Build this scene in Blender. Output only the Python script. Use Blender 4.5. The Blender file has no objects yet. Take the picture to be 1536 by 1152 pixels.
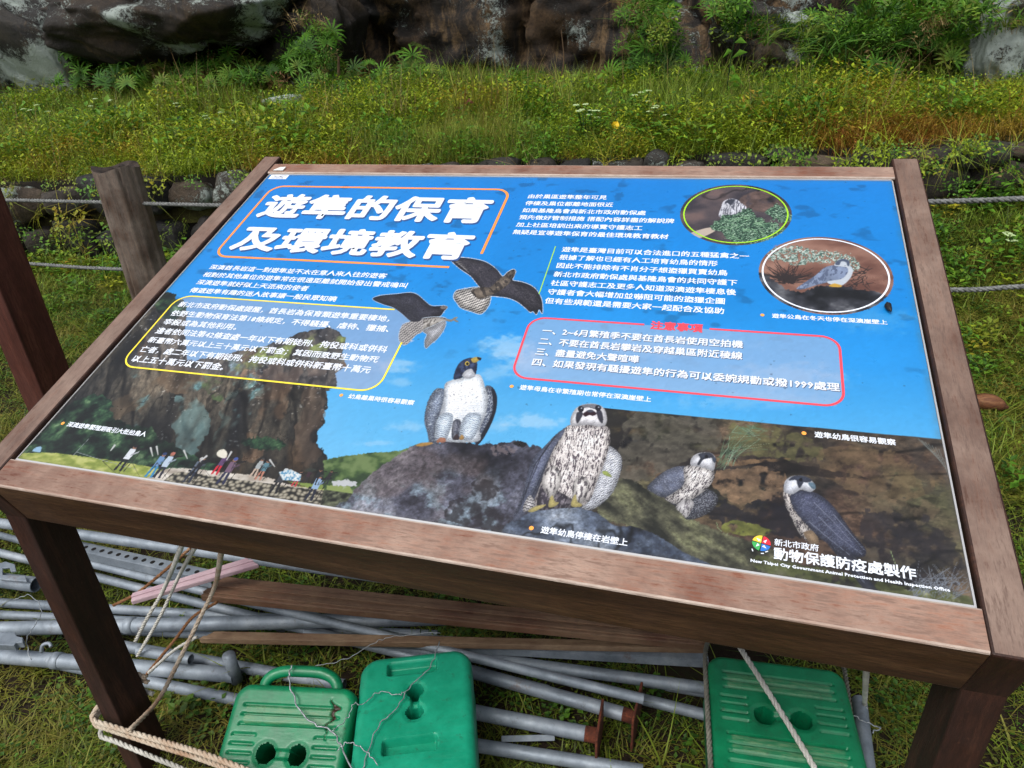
import bpy, bmesh, math, random
import numpy as np
from mathutils import Vector, Matrix
random.seed(7); RNG = np.random.default_rng(11)
sc = bpy.context.scene
COL = bpy.data.collections.new('place'); sc.collection.children.link(COL)

# ------------------------------------------------------------------ camera
FPX, PX, PY = 1041.0, 768.0, 576.0           # focal length and centre for a 1536 x 1152 picture
CAMZ = 1.52
def _ray(p):
    v = np.array([p[0]-PX, p[1]-PY, FPX]); return v/np.linalg.norm(v)
_x = -_ray((-2953, 229.6)); _s = _ray((1168.8, -598)); _z = -_ray((886, 2578.))
_z = _z-(_z@_x)*_x; _z /= np.linalg.norm(_z); _y = np.cross(_z, _x)
R = np.array([_x, _y, _z])                    # world = R @ cam (x right, y down, z forward)
_s = _s-(_s@_x)*_x; _s /= np.linalg.norm(_s)
S_W = R@_s; N_W = R@np.cross(_x, _s)          # board: up-slope direction and normal
CP = np.array([0, 0, CAMZ])
PW, PH = 1.5, 0.9575                          # printed panel, metres
_n = np.cross(_x, _s)
def _corner(p, D): v = _ray(p); return R@(v*(D/(_n@v)))
_D = _n@_ray((25, 690)); _k = PW/np.linalg.norm(_corner((1461, 912), _D)-_corner((25, 690), _D))
O = (_corner((25, 690), _D)+_corner((1461, 912), _D))/2*_k+CP   # bottom centre of the panel
def atz(px, py, z):
    r = R@_ray((px, py)); return CP+r*((z-CAMZ)/r[2])
def aty(px, py, y):
    r = R@_ray((px, py)); return CP+r*(y/r[1])
def proj(w):
    c = R.T@(np.asarray(w)-CP); return c[:2]/c[2]*FPX+np.array([PX, PY])
def depth(w): return float((R.T@(np.asarray(w)-CP))[2])
def uv(px, py):
    r = R@_ray((px, py)); w = CP+r*((N_W@(O-CP))/(N_W@r))-O
    return float(w[0]), float(w@S_W)
def brd(u, v, h=0.0): return O+np.array([u, 0, 0])+S_W*v+N_W*h

cd = bpy.data.cameras.new('camera'); cam = bpy.data.objects.new('camera', cd); COL.objects.link(cam)
cd.sensor_width = 36; cd.lens = FPX/1536*36; cd.clip_start = .02; cd.clip_end = 500
cam.matrix_world = Matrix(((R[0, 0], -R[0, 1], -R[0, 2], 0), (R[1, 0], -R[1, 1], -R[1, 2], 0), (R[2, 0], -R[2, 1], -R[2, 2], CAMZ), (0, 0, 0, 1)))
sc.camera = cam
cd.dof.use_dof = False

# ------------------------------------------------------------------ world, sun, exposure
w = bpy.data.worlds.new('World'); sc.world = w; w.use_nodes = True
nt = w.node_tree; bg = nt.nodes['Background']
sky = nt.nodes.new('ShaderNodeTexSky'); sky.sky_type = 'NISHITA'; sky.sun_disc = False
sky.sun_elevation = math.radians(58); sky.sun_rotation = math.radians(200)
sky.dust_density = 4; sky.air_density = 1; sky.ozone_density = 1
hs = nt.nodes.new('ShaderNodeHueSaturation'); hs.inputs['Saturation'].default_value = .38
nt.links.new(sky.outputs[0], hs.inputs['Color']); nt.links.new(hs.outputs[0], bg.inputs[0])
bg.inputs[1].default_value = .13
ld = bpy.data.lights.new('sun', 'SUN'); ld.energy = 1.3; ld.angle = math.radians(24); ld.color = (1, .97, .92)
sun = bpy.data.objects.new('sun', ld); COL.objects.link(sun)
az, el = math.radians(200), math.radians(58)
d = Vector((math.sin(az)*math.cos(el), math.cos(az)*math.cos(el), math.sin(el)))
sun.rotation_euler = d.to_track_quat('Z', 'Y').to_euler()
sc.view_settings.view_transform = 'Standard'; sc.view_settings.look = 'None'
sc.view_settings.exposure = .55; sc.view_settings.gamma = 1

# ------------------------------------------------------------------ helpers
def lin(c): 
    c = np.asarray(c, float)/255.0
    return np.where(c <= .04045, c/12.92, ((c+.055)/1.055)**2.4)
def rgba(c): return tuple(float(v) for v in lin(c))+(1,)
def mesh(name, V, F, mat=None, parent=None, smooth=False, uvs=None):
    me = bpy.data.meshes.new(name); V = np.asarray(V, dtype=np.float32).reshape(-1, 3)
    if isinstance(F, np.ndarray):
        k = F.shape[1]; me.vertices.add(len(V)); me.vertices.foreach_set('co', V.ravel())
        me.loops.add(F.size); me.loops.foreach_set('vertex_index', F.ravel().astype(np.int32))
        me.polygons.add(len(F)); me.polygons.foreach_set('loop_start', np.arange(0, F.size, k, dtype=np.int32))
        me.polygons.foreach_set('loop_total', np.full(len(F), k, dtype=np.int32)); me.update(calc_edges=True)
    else:
        me.from_pydata(V.tolist(), [], F); me.update()
    if smooth: me.polygons.foreach_set('use_smooth', np.ones(len(me.polygons), dtype=bool))
    if mat: me.materials.append(mat)
    o = bpy.data.objects.new(name, me); COL.objects.link(o)
    if parent: o.parent = parent
    return o
def tag(o, label=None, cat=None, group=None, kind=None):
    for k, v in (('label', label), ('category', cat), ('group', group), ('kind', kind)):
        if v: o[k] = v
    return o
def empty(name, loc, label, cat, group=None):
    o = bpy.data.objects.new(name, None); COL.objects.link(o); o.location = [float(c) for c in loc]; o.empty_display_size = .05
    return tag(o, label, cat, group)
def keep(child, parent):            # parent a mesh whose vertices are in world space
    child.parent = parent; child.matrix_parent_inverse = Matrix.Translation(parent.location).inverted(); return child
def bevel(o, wd, seg=2, mi=None):
    m = o.modifiers.new('bevel', 'BEVEL'); m.width = wd; m.segments = seg
    if mi is not None: m.material = mi
    m.limit_method = 'ANGLE'; m.angle_limit = math.radians(40)
    return o
BOXF = [(0, 3, 2, 1), (4, 5, 6, 7), (0, 1, 5, 4), (1, 2, 6, 5), (2, 3, 7, 6), (3, 0, 4, 7)]
def box8(name, P, mat, parent=None): return mesh(name, P, BOXF, mat, parent)
def tube(path, r, n=10, cap=True):
    path = np.asarray(path, float); m = len(path); rr = np.broadcast_to(np.asarray(r, float), (m,))
    T = np.gradient(path, axis=0); T /= np.linalg.norm(T, axis=1)[:, None]+1e-12
    up = np.array([0, 0, 1.]) if abs(T[0][2]) < .9 else np.array([1., 0, 0])
    a = np.cross(T[0], up); a /= np.linalg.norm(a); V = []
    for i in range(m):
        a = a-(a@T[i])*T[i]; a /= np.linalg.norm(a); b = np.cross(T[i], a)
        for k in range(n):
            t = 2*math.pi*k/n; V.append(path[i]+rr[i]*(math.cos(t)*a+math.sin(t)*b))
    F = [(i*n+k, i*n+(k+1) % n, (i+1)*n+(k+1) % n, (i+1)*n+k) for i in range(m-1) for k in range(n)]
    if cap: F += [tuple(range(n))[::-1], tuple(range((m-1)*n, m*n))]
    return V, F
def catmull(P, k=8):
    P = np.asarray(P, float); Q = np.vstack([2*P[0]-P[1], P, 2*P[-1]-P[-2]]); out = []
    for i in range(1, len(Q)-2):
        for t in np.linspace(0, 1, k, endpoint=False):
            a, b, c, e = Q[i-1], Q[i], Q[i+1], Q[i+2]
            out.append(.5*((2*b)+(-a+c)*t+(2*a-5*b+4*c-e)*t*t+(-a+3*b-3*c+e)*t**3))
    out.append(P[-1]); return np.array(out)
def join(parts):
    V, F, o = [], [], 0
    for v, f in parts:
        V += [tuple(p) for p in v]; F += [tuple(i+o for i in q) for q in f]; o += len(v)
    return V, F
def resample(P, step):
    P = np.asarray(P, float); L = np.r_[0, np.cumsum(np.linalg.norm(np.diff(P, axis=0), axis=1))]
    n = max(3, int(L[-1]/step)); t = np.linspace(0, L[-1], n)
    return np.stack([np.interp(t, L, P[:, i]) for i in range(3)], 1)
def rope(path, r, pitch=None, n=5, strands=3):       # twisted strands
    pitch = pitch or r*7; path = resample(path, pitch/7); m = len(path)
    T = np.gradient(path, axis=0); T /= np.linalg.norm(T, axis=1)[:, None]
    up = np.array([0, 0, 1.]) if abs(T[0][2]) < .9 else np.array([1., 0, 0])
    a = np.cross(T[0], up); a /= np.linalg.norm(a); A = []
    for i in range(m): a = a-(a@T[i])*T[i]; a /= np.linalg.norm(a); A.append(a)
    A = np.array(A); B = np.cross(T, A); parts = []
    for s in range(strands):
        ph = 2*math.pi*(np.arange(m)/7.0+s/strands)
        parts.append(tube(path+r*.5*(np.cos(ph)[:, None]*A+np.sin(ph)[:, None]*B), r*.56, n))
    return join(parts)

# numpy noise -----------------------------------------------------
def vnoise(x, y, seed=0):
    xi = np.floor(x).astype(np.int64); yi = np.floor(y).astype(np.int64); fx = x-xi; fy = y-yi
    fx = fx*fx*(3-2*fx); fy = fy*fy*(3-2*fy)
    def h(a, b):
        n = (a*374761393+b*668265263+seed*1442695041) & 0x7fffffff
        n = ((n ^ (n >> 13))*1274126177) & 0x7fffffff
        return ((n ^ (n >> 16)) & 0xffff)/65535.0
    return (h(xi, yi)*(1-fx)+h(xi+1, yi)*fx)*(1-fy)+(h(xi, yi+1)*(1-fx)+h(xi+1, yi+1)*fx)*fy
def fbm(x, y, o=4, seed=0, g=.5):
    s = 0; a = 1; t = 0
    for i in range(o): s = s+a*vnoise(x*2**i, y*2**i, seed+i*17); t += a; a *= g
    return s/t
def sstep(a, b, x): t = np.clip((x-a)/(b-a), 0, 1); return t*t*(3-2*t)

# materials -------------------------------------------------------
def new_mat(name, rough=.7, spec=.4):
    m = bpy.data.materials.new(name); m.use_nodes = True; b = m.node_tree.nodes['Principled BSDF']
    b.inputs['Roughness'].default_value = rough; b.inputs['Specular IOR Level'].default_value = spec
    return m, m.node_tree, b
def N(nt, typ, **kw):
    n = nt.nodes.new(typ)
    for k, v in kw.items():
        if k in n.inputs: n.inputs[k].default_value = v
        else: setattr(n, k, v)
    return n
def ramp(nt, src, stops, interp='LINEAR'):
    r = nt.nodes.new('ShaderNodeValToRGB'); e = r.color_ramp.elements; r.color_ramp.interpolation = interp
    while len(e) < len(stops): e.new(.5)
    for i, (p, c) in enumerate(stops):
        e[i].position = p; e[i].color = rgba(c) if len(c) == 3 else c
    nt.links.new(src, r.inputs[0]); return r.outputs[0]
def coords(nt, scale=(1, 1, 1), kind='Object', loc=(0, 0, 0)):
    if kind == 'World':
        src = nt.nodes.new('ShaderNodeNewGeometry').outputs['Position']
    else:
        src = nt.nodes.new('ShaderNodeTexCoord').outputs[kind]
    mp = nt.nodes.new('ShaderNodeMapping'); mp.inputs['Scale'].default_value = scale; mp.inputs['Location'].default_value = loc
    nt.links.new(src, mp.inputs[0]); return mp.outputs[0]
def noise(nt, vec, scale, detail=6, rough=.6, dist=0):
    n = nt.nodes.new('ShaderNodeTexNoise'); n.inputs['Scale'].default_value = scale; n.inputs['Detail'].default_value = detail
    n.inputs['Roughness'].default_value = rough; n.inputs['Distortion'].default_value = dist
    if vec is not None: nt.links.new(vec, n.inputs['Vector'])
    return n.outputs['Fac']
def mix(nt, fac, a, b, mode='MIX'):
    m = nt.nodes.new('ShaderNodeMix'); m.data_type = 'RGBA'; m.blend_type = mode
    for i, v in ((0, fac), (6, a), (7, b)):
        if hasattr(v, 'links') or hasattr(v, 'is_linked'): nt.links.new(v, m.inputs[i])
        elif i == 0: m.inputs[0].default_value = v
        else: m.inputs[i].default_value = rgba(v)
    return m.outputs[2]
def bump(nt, b, h, strength=.4, dist=.01):
    n = nt.nodes.new('ShaderNodeBump'); n.inputs['Strength'].default_value = strength; n.inputs['Distance'].default_value = dist
    nt.links.new(h, n.inputs['Height']); nt.links.new(n.outputs[0], b.inputs['Normal'])
def math_(nt, op, a, b=None):
    m = nt.nodes.new('ShaderNodeMath'); m.operation = op
    for i, v in ((0, a), (1, b)):
        if v is None: continue
        if hasattr(v, 'is_linked'): nt.links.new(v, m.inputs[i])
        else: m.inputs[i].default_value = v
    return m.outputs[0]

def wood_mat(name, axis, cols, worn=None, rough=.55, fine=1.0, off=(0, 0, 0)):
    """grain runs along the given axis of object space; worn = colour of the sun-bleached skin on this piece"""
    m, nt, b = new_mat(name, rough, .35)
    sc_ = [20*fine, 20*fine, 20*fine]; sc_[axis] = 2.2
    g = noise(nt, coords(nt, tuple(sc_), loc=off), 1.0, 8, .65, .6)
    sc2 = [190*fine]*3; sc2[axis] = 30
    g2 = noise(nt, coords(nt, tuple(sc2), loc=off), 1.0, 4, .7)
    big = noise(nt, coords(nt, (1, 1, 1), loc=off), 5.5, 7, .7)
    c = ramp(nt, g, [(.32, cols[0]), (.52, cols[1]), (.7, cols[2])])
    if worn:
        wm = ramp(nt, math_(nt, 'ADD', math_(nt, 'MULTIPLY', big, .6), math_(nt, 'MULTIPLY', g2, .55)), [(.46, (0, 0, 0, 1)), (.66, (1, 1, 1, 1))])
        c = mix(nt, wm, c, worn)
    c = mix(nt, ramp(nt, g2, [(.42, (0, 0, 0, 1)), (.62, (.6,)*3+(1,))]), c, cols[0])
    st_ = noise(nt, coords(nt, (1, 1, 1), loc=(off[0]+5, off[1], off[2])), 2.6, 6, .65)
    c = mix(nt, ramp(nt, st_, [(.56, (0, 0, 0, 1)), (.72, (.5,)*3+(1,))]), c, cols[0])
    sp = noise(nt, coords(nt, (1, 1, 1), loc=off), 130, 3, .6)
    c = mix(nt, ramp(nt, sp, [(.66, (0, 0, 0, 1)), (.75, (.5, .5, .5, 1))]), c, cols[2])
    nt.links.new(c, b.inputs['Base Color'])
    nt.links.new(ramp(nt, big, [(.3, (.5,)*3+(1,)), (.7, (.85,)*3+(1,))]), b.inputs['Roughness'])
    bump(nt, b, math_(nt, 'ADD', g2, math_(nt, 'MULTIPLY', g, .7)), .5, .002)
    return m

# ================================================================== the information board
TILT = math.atan2(S_W[2], S_W[1])
BX = float(O[0]); board = empty('information_board', (BX, float(O[1])+.4, 0),
    'tilted information board about falcons in a weathered brown timber frame', 'information board')
def bpart(name, V, F, mat, parent=board, smooth=False):
    """V in board space: u right, v up the slope, n out of the face"""
    o = mesh(name, V, F, mat, parent, smooth)
    if parent is board:
        o.location = Vector([float(c) for c in O])-board.location; o.rotation_euler = (TILT, 0, 0)
    return o
CW = [(112, 70, 52), (142, 98, 78), (168, 130, 110)]
WORN = (186, 168, 154)
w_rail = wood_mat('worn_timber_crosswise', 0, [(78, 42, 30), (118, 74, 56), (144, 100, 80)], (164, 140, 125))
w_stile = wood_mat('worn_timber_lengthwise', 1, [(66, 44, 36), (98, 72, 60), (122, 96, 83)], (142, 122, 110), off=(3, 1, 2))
w_side = wood_mat('shaded_timber_crosswise', 0, [(46, 29, 18), (74, 49, 31), (100, 72, 48)], None, off=(5, 2, 1))  # darker copy of the rail timber; shade of its side faces is in the colour
w_leg = wood_mat('shaded_timber_upright', 2, [(32, 17, 11), (52, 29, 20), (78, 48, 34)], None, off=(1, 7, 2))  # legs and stile sides: shade of upright faces put into the timber colour
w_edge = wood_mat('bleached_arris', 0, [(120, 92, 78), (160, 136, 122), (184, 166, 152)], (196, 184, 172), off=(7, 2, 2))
RH = .105                                           # timber depth
def timber(name, u0, u1, v0, v1, n0, n1, topmat, sidemat, bev=.0035):
    P = [(u0, v0, n0), (u1, v0, n0), (u1, v1, n0), (u0, v1, n0), (u0, v0, n1), (u1, v0, n1), (u1, v1, n1), (u0, v1, n1)]
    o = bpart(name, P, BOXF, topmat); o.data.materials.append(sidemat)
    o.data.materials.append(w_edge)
    for f in o.data.polygons: f.material_index = 0 if f.normal.z > .5 else 1  # upward faces: weathering plus skylight in the colour; the rest: shade in it
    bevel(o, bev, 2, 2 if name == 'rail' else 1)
    if name == 'rail':                             # only the long edges are worn round
        o.modifiers['bevel'].limit_method = 'WEIGHT'; at = o.data.attributes.new('bevel_weight_edge', 'FLOAT', 'EDGE')
        for e in o.data.edges:
            a, b = [o.data.vertices[i].co for i in e.vertices]; at.data[e.index].value = 1.0 if abs(a.x-b.x) > .5 else 0.0
    return o
HW = PW/2
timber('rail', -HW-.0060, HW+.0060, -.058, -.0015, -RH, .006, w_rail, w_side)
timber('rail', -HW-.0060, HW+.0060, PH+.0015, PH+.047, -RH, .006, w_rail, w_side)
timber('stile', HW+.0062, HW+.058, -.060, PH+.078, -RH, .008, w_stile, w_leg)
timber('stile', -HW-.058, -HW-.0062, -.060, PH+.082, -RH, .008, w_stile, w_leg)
# legs: 110 mm deep, flush with the stiles, cut to the slope at the top
def leg(u0, u1, y0, y1, mat):
    X0 = BX+u0; X1 = BX+u1; n_ = -RH+.03
    z0, z1 = [float(O[2]+(y-O[1]-n_*N_W[1])/S_W[1]*S_W[2]+n_*N_W[2]) for y in (y0, y1)]
    P = [(X0, y0, -.05), (X1, y0, -.05), (X1, y1, -.05), (X0, y1, -.05), (X0, y0, z0), (X1, y0, z0), (X1, y1, z1), (X0, y1, z1)]
    return bevel(keep(box8('leg', P, mat), board), .003)
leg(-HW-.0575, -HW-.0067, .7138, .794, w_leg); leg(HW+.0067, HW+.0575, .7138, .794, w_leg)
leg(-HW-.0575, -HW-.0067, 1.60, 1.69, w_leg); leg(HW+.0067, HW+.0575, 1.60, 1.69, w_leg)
m_trim, nt_, b_ = new_mat('aluminium_edge', .35); b_.inputs['Base Color'].default_value = rgba((205, 205, 205)); b_.inputs['Metallic'].default_value = .6
P = []
for (a, b2, c, e) in ((-HW, HW, -.0012, .0022), (-HW, HW, PH-.0022, PH+.0012)):
    bpart('edge_strip', [(a, c, -.004), (b2, c, -.004), (b2, e, -.004), (a, e, -.004), (a, c, .0022), (b2, c, .0022), (b2, e, .0022), (a, e, .0022)], BOXF, m_trim)
for (a, b2) in ((HW+.0005, HW+.003), (-HW-.003, -HW-.0005)):
    bpart('edge_strip', [(a, 0, -.004), (b2, 0, -.004), (b2, PH, -.004), (a, PH, -.004), (a, 0, .0008), (b2, 0, .0008), (b2, PH, .0008), (a, PH, .0008)], BOXF, m_trim)
m_back, nt_, b_ = new_mat('backing_board', .8); b_.inputs['Base Color'].default_value = rgba((60, 60, 62))
bpart('backing_board', [(-HW, 0, -.012), (HW, 0, -.012), (HW, PH, -.012), (-HW, PH, -.012), (-HW, 0, -.002), (HW, 0, -.002), (HW, PH, -.002), (-HW, PH, -.002)], BOXF, m_back)

# ------------------------------------------------------------------ the print, painted cell by cell
NX, NY = 1440, 912
gu, gv = np.meshgrid(np.linspace(-HW, HW, NX+1), np.linspace(0, PH, NY+1))
Wp = (O-CP)[None, None, :]+gu[..., None]*np.array([1, 0, 0])+gv[..., None]*S_W
Cc = Wp@R; X = Cc[..., 0]/Cc[..., 2]*FPX+PX; Y = Cc[..., 1]/Cc[..., 2]*FPX+PY   # where each point of the print sits in the artwork
del Wp, Cc
U, V = gu, gv
IMG = np.zeros((NY+1, NX+1, 3))
def inpoly(P, xs, ys):
    ins = np.zeros(xs.shape, bool); n = len(P); j = n-1
    for i in range(n):
        xi, yi = P[i]; xj, yj = P[j]
        if yi != yj:
            c = ((yi > ys) != (yj > ys)) & (xs < (xj-xi)*(ys-yi)/(yj-yi)+xi); ins ^= c
        j = i
    return ins
def smoothpoly(P, k=5):
    P = np.asarray(P, float); n = len(P); out = []
    for i in range(n):
        a, b, c, e = P[i-1], P[i], P[(i+1) % n], P[(i+2) % n]
        for t in np.linspace(0, 1, k, endpoint=False):
            out.append(.5*((2*b)+(-a+c)*t+(2*a-5*b+4*c-e)*t*t+(-a+3*b-3*c+e)*t**3))
    return np.array(out)
class Z:                                           # artwork coordinates of one enlarged detail
    def __init__(s, ox, oy, k): s.o = np.array([ox, oy]); s.k = k
    def __call__(s, P): return np.asarray(P, float)*s.k+s.o
    def x(s, a): return a*s.k+s.o[0]
ZA = Z(500, 360, 360/1220); ZB = Z(500, 580, 460/1536); ZC = Z(900, 600, 560/1536); ZD = Z(20, 560, 520/1536); ZE = Z(1000, 260, 380/1536); ZF = Z(180, 380, 460/1536)
def win(P, pad=6):
    P = np.asarray(P); x0, y0 = P.min(0)-pad; x1, y1 = P.max(0)+pad
    m = (X > x0) & (X < x1) & (Y > y0) & (Y < y1)
    r = np.where(m.any(1))[0]; c = np.where(m.any(0))[0]
    if len(r) == 0: return None
    return slice(r[0], r[-1]+1), slice(c[0], c[-1]+1)
VOL = [0]
def paint(P, fn, z=None, smooth=True, ragged=0, rs=.35, edge=None):
    """fill polygon P (in artwork coordinates) with colour fn(x, y, s) in 0..255 or with (colour, alpha)"""
    P = z(P) if z else np.asarray(P, float)
    if smooth: P = smoothpoly(P)
    s = win(P, 6+ragged)
    if s is None: return
    xs, ys = X[s], Y[s]
    if ragged:
        qx = xs+(fbm(xs*rs, ys*rs, 3, 5)-.5)*2*ragged; qy = ys+(fbm(xs*rs+40, ys*rs+9, 3, 6)-.5)*2*ragged
    else: qx, qy = xs, ys
    # four-tap antialias
    e = .35; a = sum(inpoly(P, qx+dx, qy+dy).astype(float) for dx, dy in ((-e, -e), (e, -e), (-e, e), (e, e)))/4
    if edge is not None:
        e2 = edge[1]; b = sum(inpoly(P, qx+dx, qy+dy) for dx, dy in ((-e2, 0), (e2, 0), (0, e2), (0, -e2))) > 0
        b = b & (a < .5); IMG[s][b] = edge[0]
    c = fn(xs, ys, s)
    if isinstance(c, tuple) and len(c) == 2: c, al = c; a = a*al
    c = np.broadcast_to(np.asarray(c, float), xs.shape+(3,))
    if VOL[0]:                                     # roundness of the photographed bird
        dm = np.full(xs.shape, 1e9); n = len(P)
        for i in range(n):
            p, q = P[i], P[(i+1) % n]; ab = q-p; t = np.clip(((xs-p[0])*ab[0]+(ys-p[1])*ab[1])/(ab@ab+1e-9), 0, 1); dm = np.minimum(dm, np.hypot(xs-p[0]-t*ab[0], ys-p[1]-t*ab[1]))
        yy0, yy1 = P[:, 1].min(), P[:, 1].max(); c = c*((.78+.38*sstep(0, VOL[0], dm))*(1.06-.16*(ys-yy0)/(yy1-yy0+1))*(.80+.4*fbm(xs*.9, ys*.9, 3, 77, .7)))[..., None]
    IMG[s] = IMG[s]*(1-a[..., None])+c*a[..., None]
def col(*st):                                      # colour ramp over 0..1: (pos, rgb), ...
    ps = [q[0] for q in st]; cs = np.array([q[1] for q in st], float)
    return lambda t: np.stack([np.interp(t, ps, cs[:, i]) for i in range(3)], -1)
def flat(c): return lambda x, y, s: np.asarray(c, float)
def strokes(L, c, wd=.8, z=None, al=1.0):
    for ln in L:
        P = z(ln) if z else np.asarray(ln, float)
        s = win(P, 4)
        if s is None: continue
        xs, ys = X[s], Y[s]; dmin = np.full(xs.shape, 1e9)
        n = len(P)-1
        for i in range(n):
            a, b = P[i], P[i+1]; ab = b-a; t = np.clip(((xs-a[0])*ab[0]+(ys-a[1])*ab[1])/(ab@ab+1e-9), 0, 1)
            ww = wd*(1-.6*(i+t)/n) if wd > 0 else -wd
            dmin = np.minimum(dmin, np.hypot(xs-a[0]-t*ab[0], ys-a[1]-t*ab[1])/ww)
        m = np.clip(1.5-dmin, 0, 1)*al; IMG[s] = IMG[s]*(1-m[..., None])+np.asarray(c, float)*m[..., None]
def dots(px, py, r, c, al=1.0):
    s = win([(px-r, py-r), (px+r, py+r)], 2)
    if s is None: return
    m = np.clip((r-np.hypot(X[s]-px, Y[s]-py))/.6+.5, 0, 1)*al; IMG[s] = IMG[s]*(1-m[..., None])+np.asarray(c, float)*m[..., None]
def blob(cx, cy, rx, ry, c, al, sd=0, soft=.6):
    s = win([(cx-rx*1.5, cy-ry*1.5), (cx+rx*1.5, cy+ry*1.5)], 2)
    if s is None: return
    xs, ys = X[s], Y[s]; d_ = np.hypot((xs-cx)/rx, (ys-cy)/ry)
    m = sstep(1.25, .3, d_+(fbm(xs*.09+sd, ys*.16, 4, sd)-.5)*1.3)*al
    IMG[s] = IMG[s]*(1-m[..., None])+np.asarray(c, float)*m[..., None]

# sky of the artwork
t = np.clip(V/PH, 0, 1)
IMG[:] = col((0, (120, 206, 248)), (.26, (88, 188, 246)), (.42, (44, 164, 243)), (.6, (18, 150, 236)), (1, (16, 141, 231)))(t)
n1 = fbm(U*9, V*9, 4, 3); IMG *= (1+(n1-.5)*.07)[..., None]
n2 = sstep(.66, .80, fbm(U*26+3, V*40, 3, 8))*sstep(.25, .5, V); IMG *= (1-.17*n2)[..., None]*np.array([1, .98, 1.0]); n3_ = sstep(.5, .8, fbm(U*5+8, V*3, 5, 19)); IMG = IMG*(1-.10*n3_[..., None])+np.array([150, 190, 225])*.10*n3_[..., None]
for (cx, cy, rx, ry, al, sd) in ((592, 548, 36, 13, .5, 1), (598, 572, 24, 8, .35, 2), (760, 522, 42, 20, .6, 3), (790, 545, 44, 22, .4, 4), (745, 560, 30, 12, .35, 5),
    (800, 632, 52, 12, .5, 7), (612, 640, 34, 8, .35, 8), (745, 640, 26, 8, .3, 9), (1000, 520, 120, 20, .3, 10), (1180, 565, 90, 22, .35, 11), (1320, 480, 60, 20, .18, 12), (1130, 600, 120, 14, .25, 13), (560, 665, 30, 4, .3, 14), (1000, 640, 60, 8, .2, 15)):
    blob(cx, cy, rx, ry, (206, 228, 250), al, sd)

# cliff at the left
cliff = [(236, 452), (250, 441), (262, 440), (262, 449), (274, 452), (279, 470), (276, 500), (281, 520), (279, 541), (310, 537), (336, 530), (390, 521), (437, 506), (467, 494), (491, 490), (509, 497), (518, 509),
         (515, 530), (520, 548), (504, 560), (506, 578), (491, 587), (494, 602), (486, 620), (489, 632), (477, 647), (475, 665), (491, 685), (493, 700), (500, 716), (500, 780), (0, 760), (0, 690)]
def cliff_c(x, y, s):
    u, v = U[s], V[s]
    a = fbm(u*22+v*9, v*5-u*1.5, 6, 21, .6); b = fbm(u*60+v*20, v*14, 4, 22); c = col((.25, (26, 26, 28)), (.42, (42, 40, 38)), (.55, (68, 62, 54)), (.72, (104, 92, 78)))(a)
    rust = .7*sstep(.58, .68, fbm(u*16+v*7+4, v*3.4, 4, 31))*.75; c = c*(1-rust[..., None])+np.array([118, 84, 54])*rust[..., None]
    teal = sstep(.56, .68, fbm(u*14+9, v*12, 5, 33, .65))*sstep(.36, .24, v)*sstep(-.72, -.6, u); c = c*(1-.8*teal[..., None])+(np.array([96, 132, 134])*(.7+.6*b[..., None]))*.8*teal[..., None]
    crack = sstep(.045, .0, np.abs(fbm(u*11+v*5, v*3.2, 4, 35)-.5)); c *= (1-.62*crack)[..., None]
    crack = sstep(.03, .0, np.abs(fbm(u*26+v*9+7, v*9, 4, 36)-.5)); c *= (1-.45*crack)[..., None]
    gr = sstep(.45, .6, fbm(u*30, v*30, 4, 41))*sstep(20, 4, np.abs(y-(545-(x-280)*.22)-14))*sstep(270, 300, x); c = c*(1-gr[..., None])+np.array([112, 122, 58])*gr[..., None]
    sp = fbm(u*190, v*190, 2, 44); c = c*(.4+1.1*fbm(u*150+v*60, v*90, 4, 46, .75))[..., None]; lt = sstep(.72, .8, sp)*sstep(.5, .6, fbm(u*20, v*20, 3, 45)); c = c+lt[..., None]*60
    c = c*(.62+.5*sstep(.02, .22, v))[..., None]; c = c*np.array([.95, .98, 1.0])*1.12
    return np.clip(c, 6, 225)
paint(cliff, cliff_c, smooth=False, ragged=4, rs=.14)
# lit warm slabs, teal lichen and the green ridge of the cliff
for P, c0, al in (([(395, 556), (430, 540), (455, 548), (440, 575), (415, 640), (385, 690), (362, 690), (380, 620)], (132, 100, 76), .4), ([(470, 540), (505, 560), (492, 600), (478, 655), (480, 690), (440, 690), (450, 610)], (120, 98, 82), .5),
                  ([(180, 596), (232, 560), (250, 568), (215, 610), (150, 640), (120, 628)], (112, 92, 70), .4), ([(262, 598), (300, 600), (312, 640), (285, 690), (262, 660)], (110, 146, 148), .6), ([(240, 548), (300, 556), (290, 580), (262, 590), (236, 572)], (120, 96, 74), .5),
                  ([(346, 584), (392, 566), (380, 600), (350, 640), (330, 690), (316, 690)], (86, 108, 106), .5), ([(392, 560), (352, 558), (350, 578), (378, 590)], (206, 158, 116), .55), ([(300, 572), (330, 566), (344, 588), (318, 600)], (92, 128, 74), .6)):
    paint(P, (lambda cc, aa: lambda x, y, s: (np.asarray(cc, float)*(.55+.9*fbm(U[s]*60, V[s]*26+U[s]*30, 4, 12))[..., None], aa*sstep(.34, .55, fbm(U[s]*34, V[s]*22, 4, 13))))(c0, al), ragged=7, rs=.1)
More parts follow.
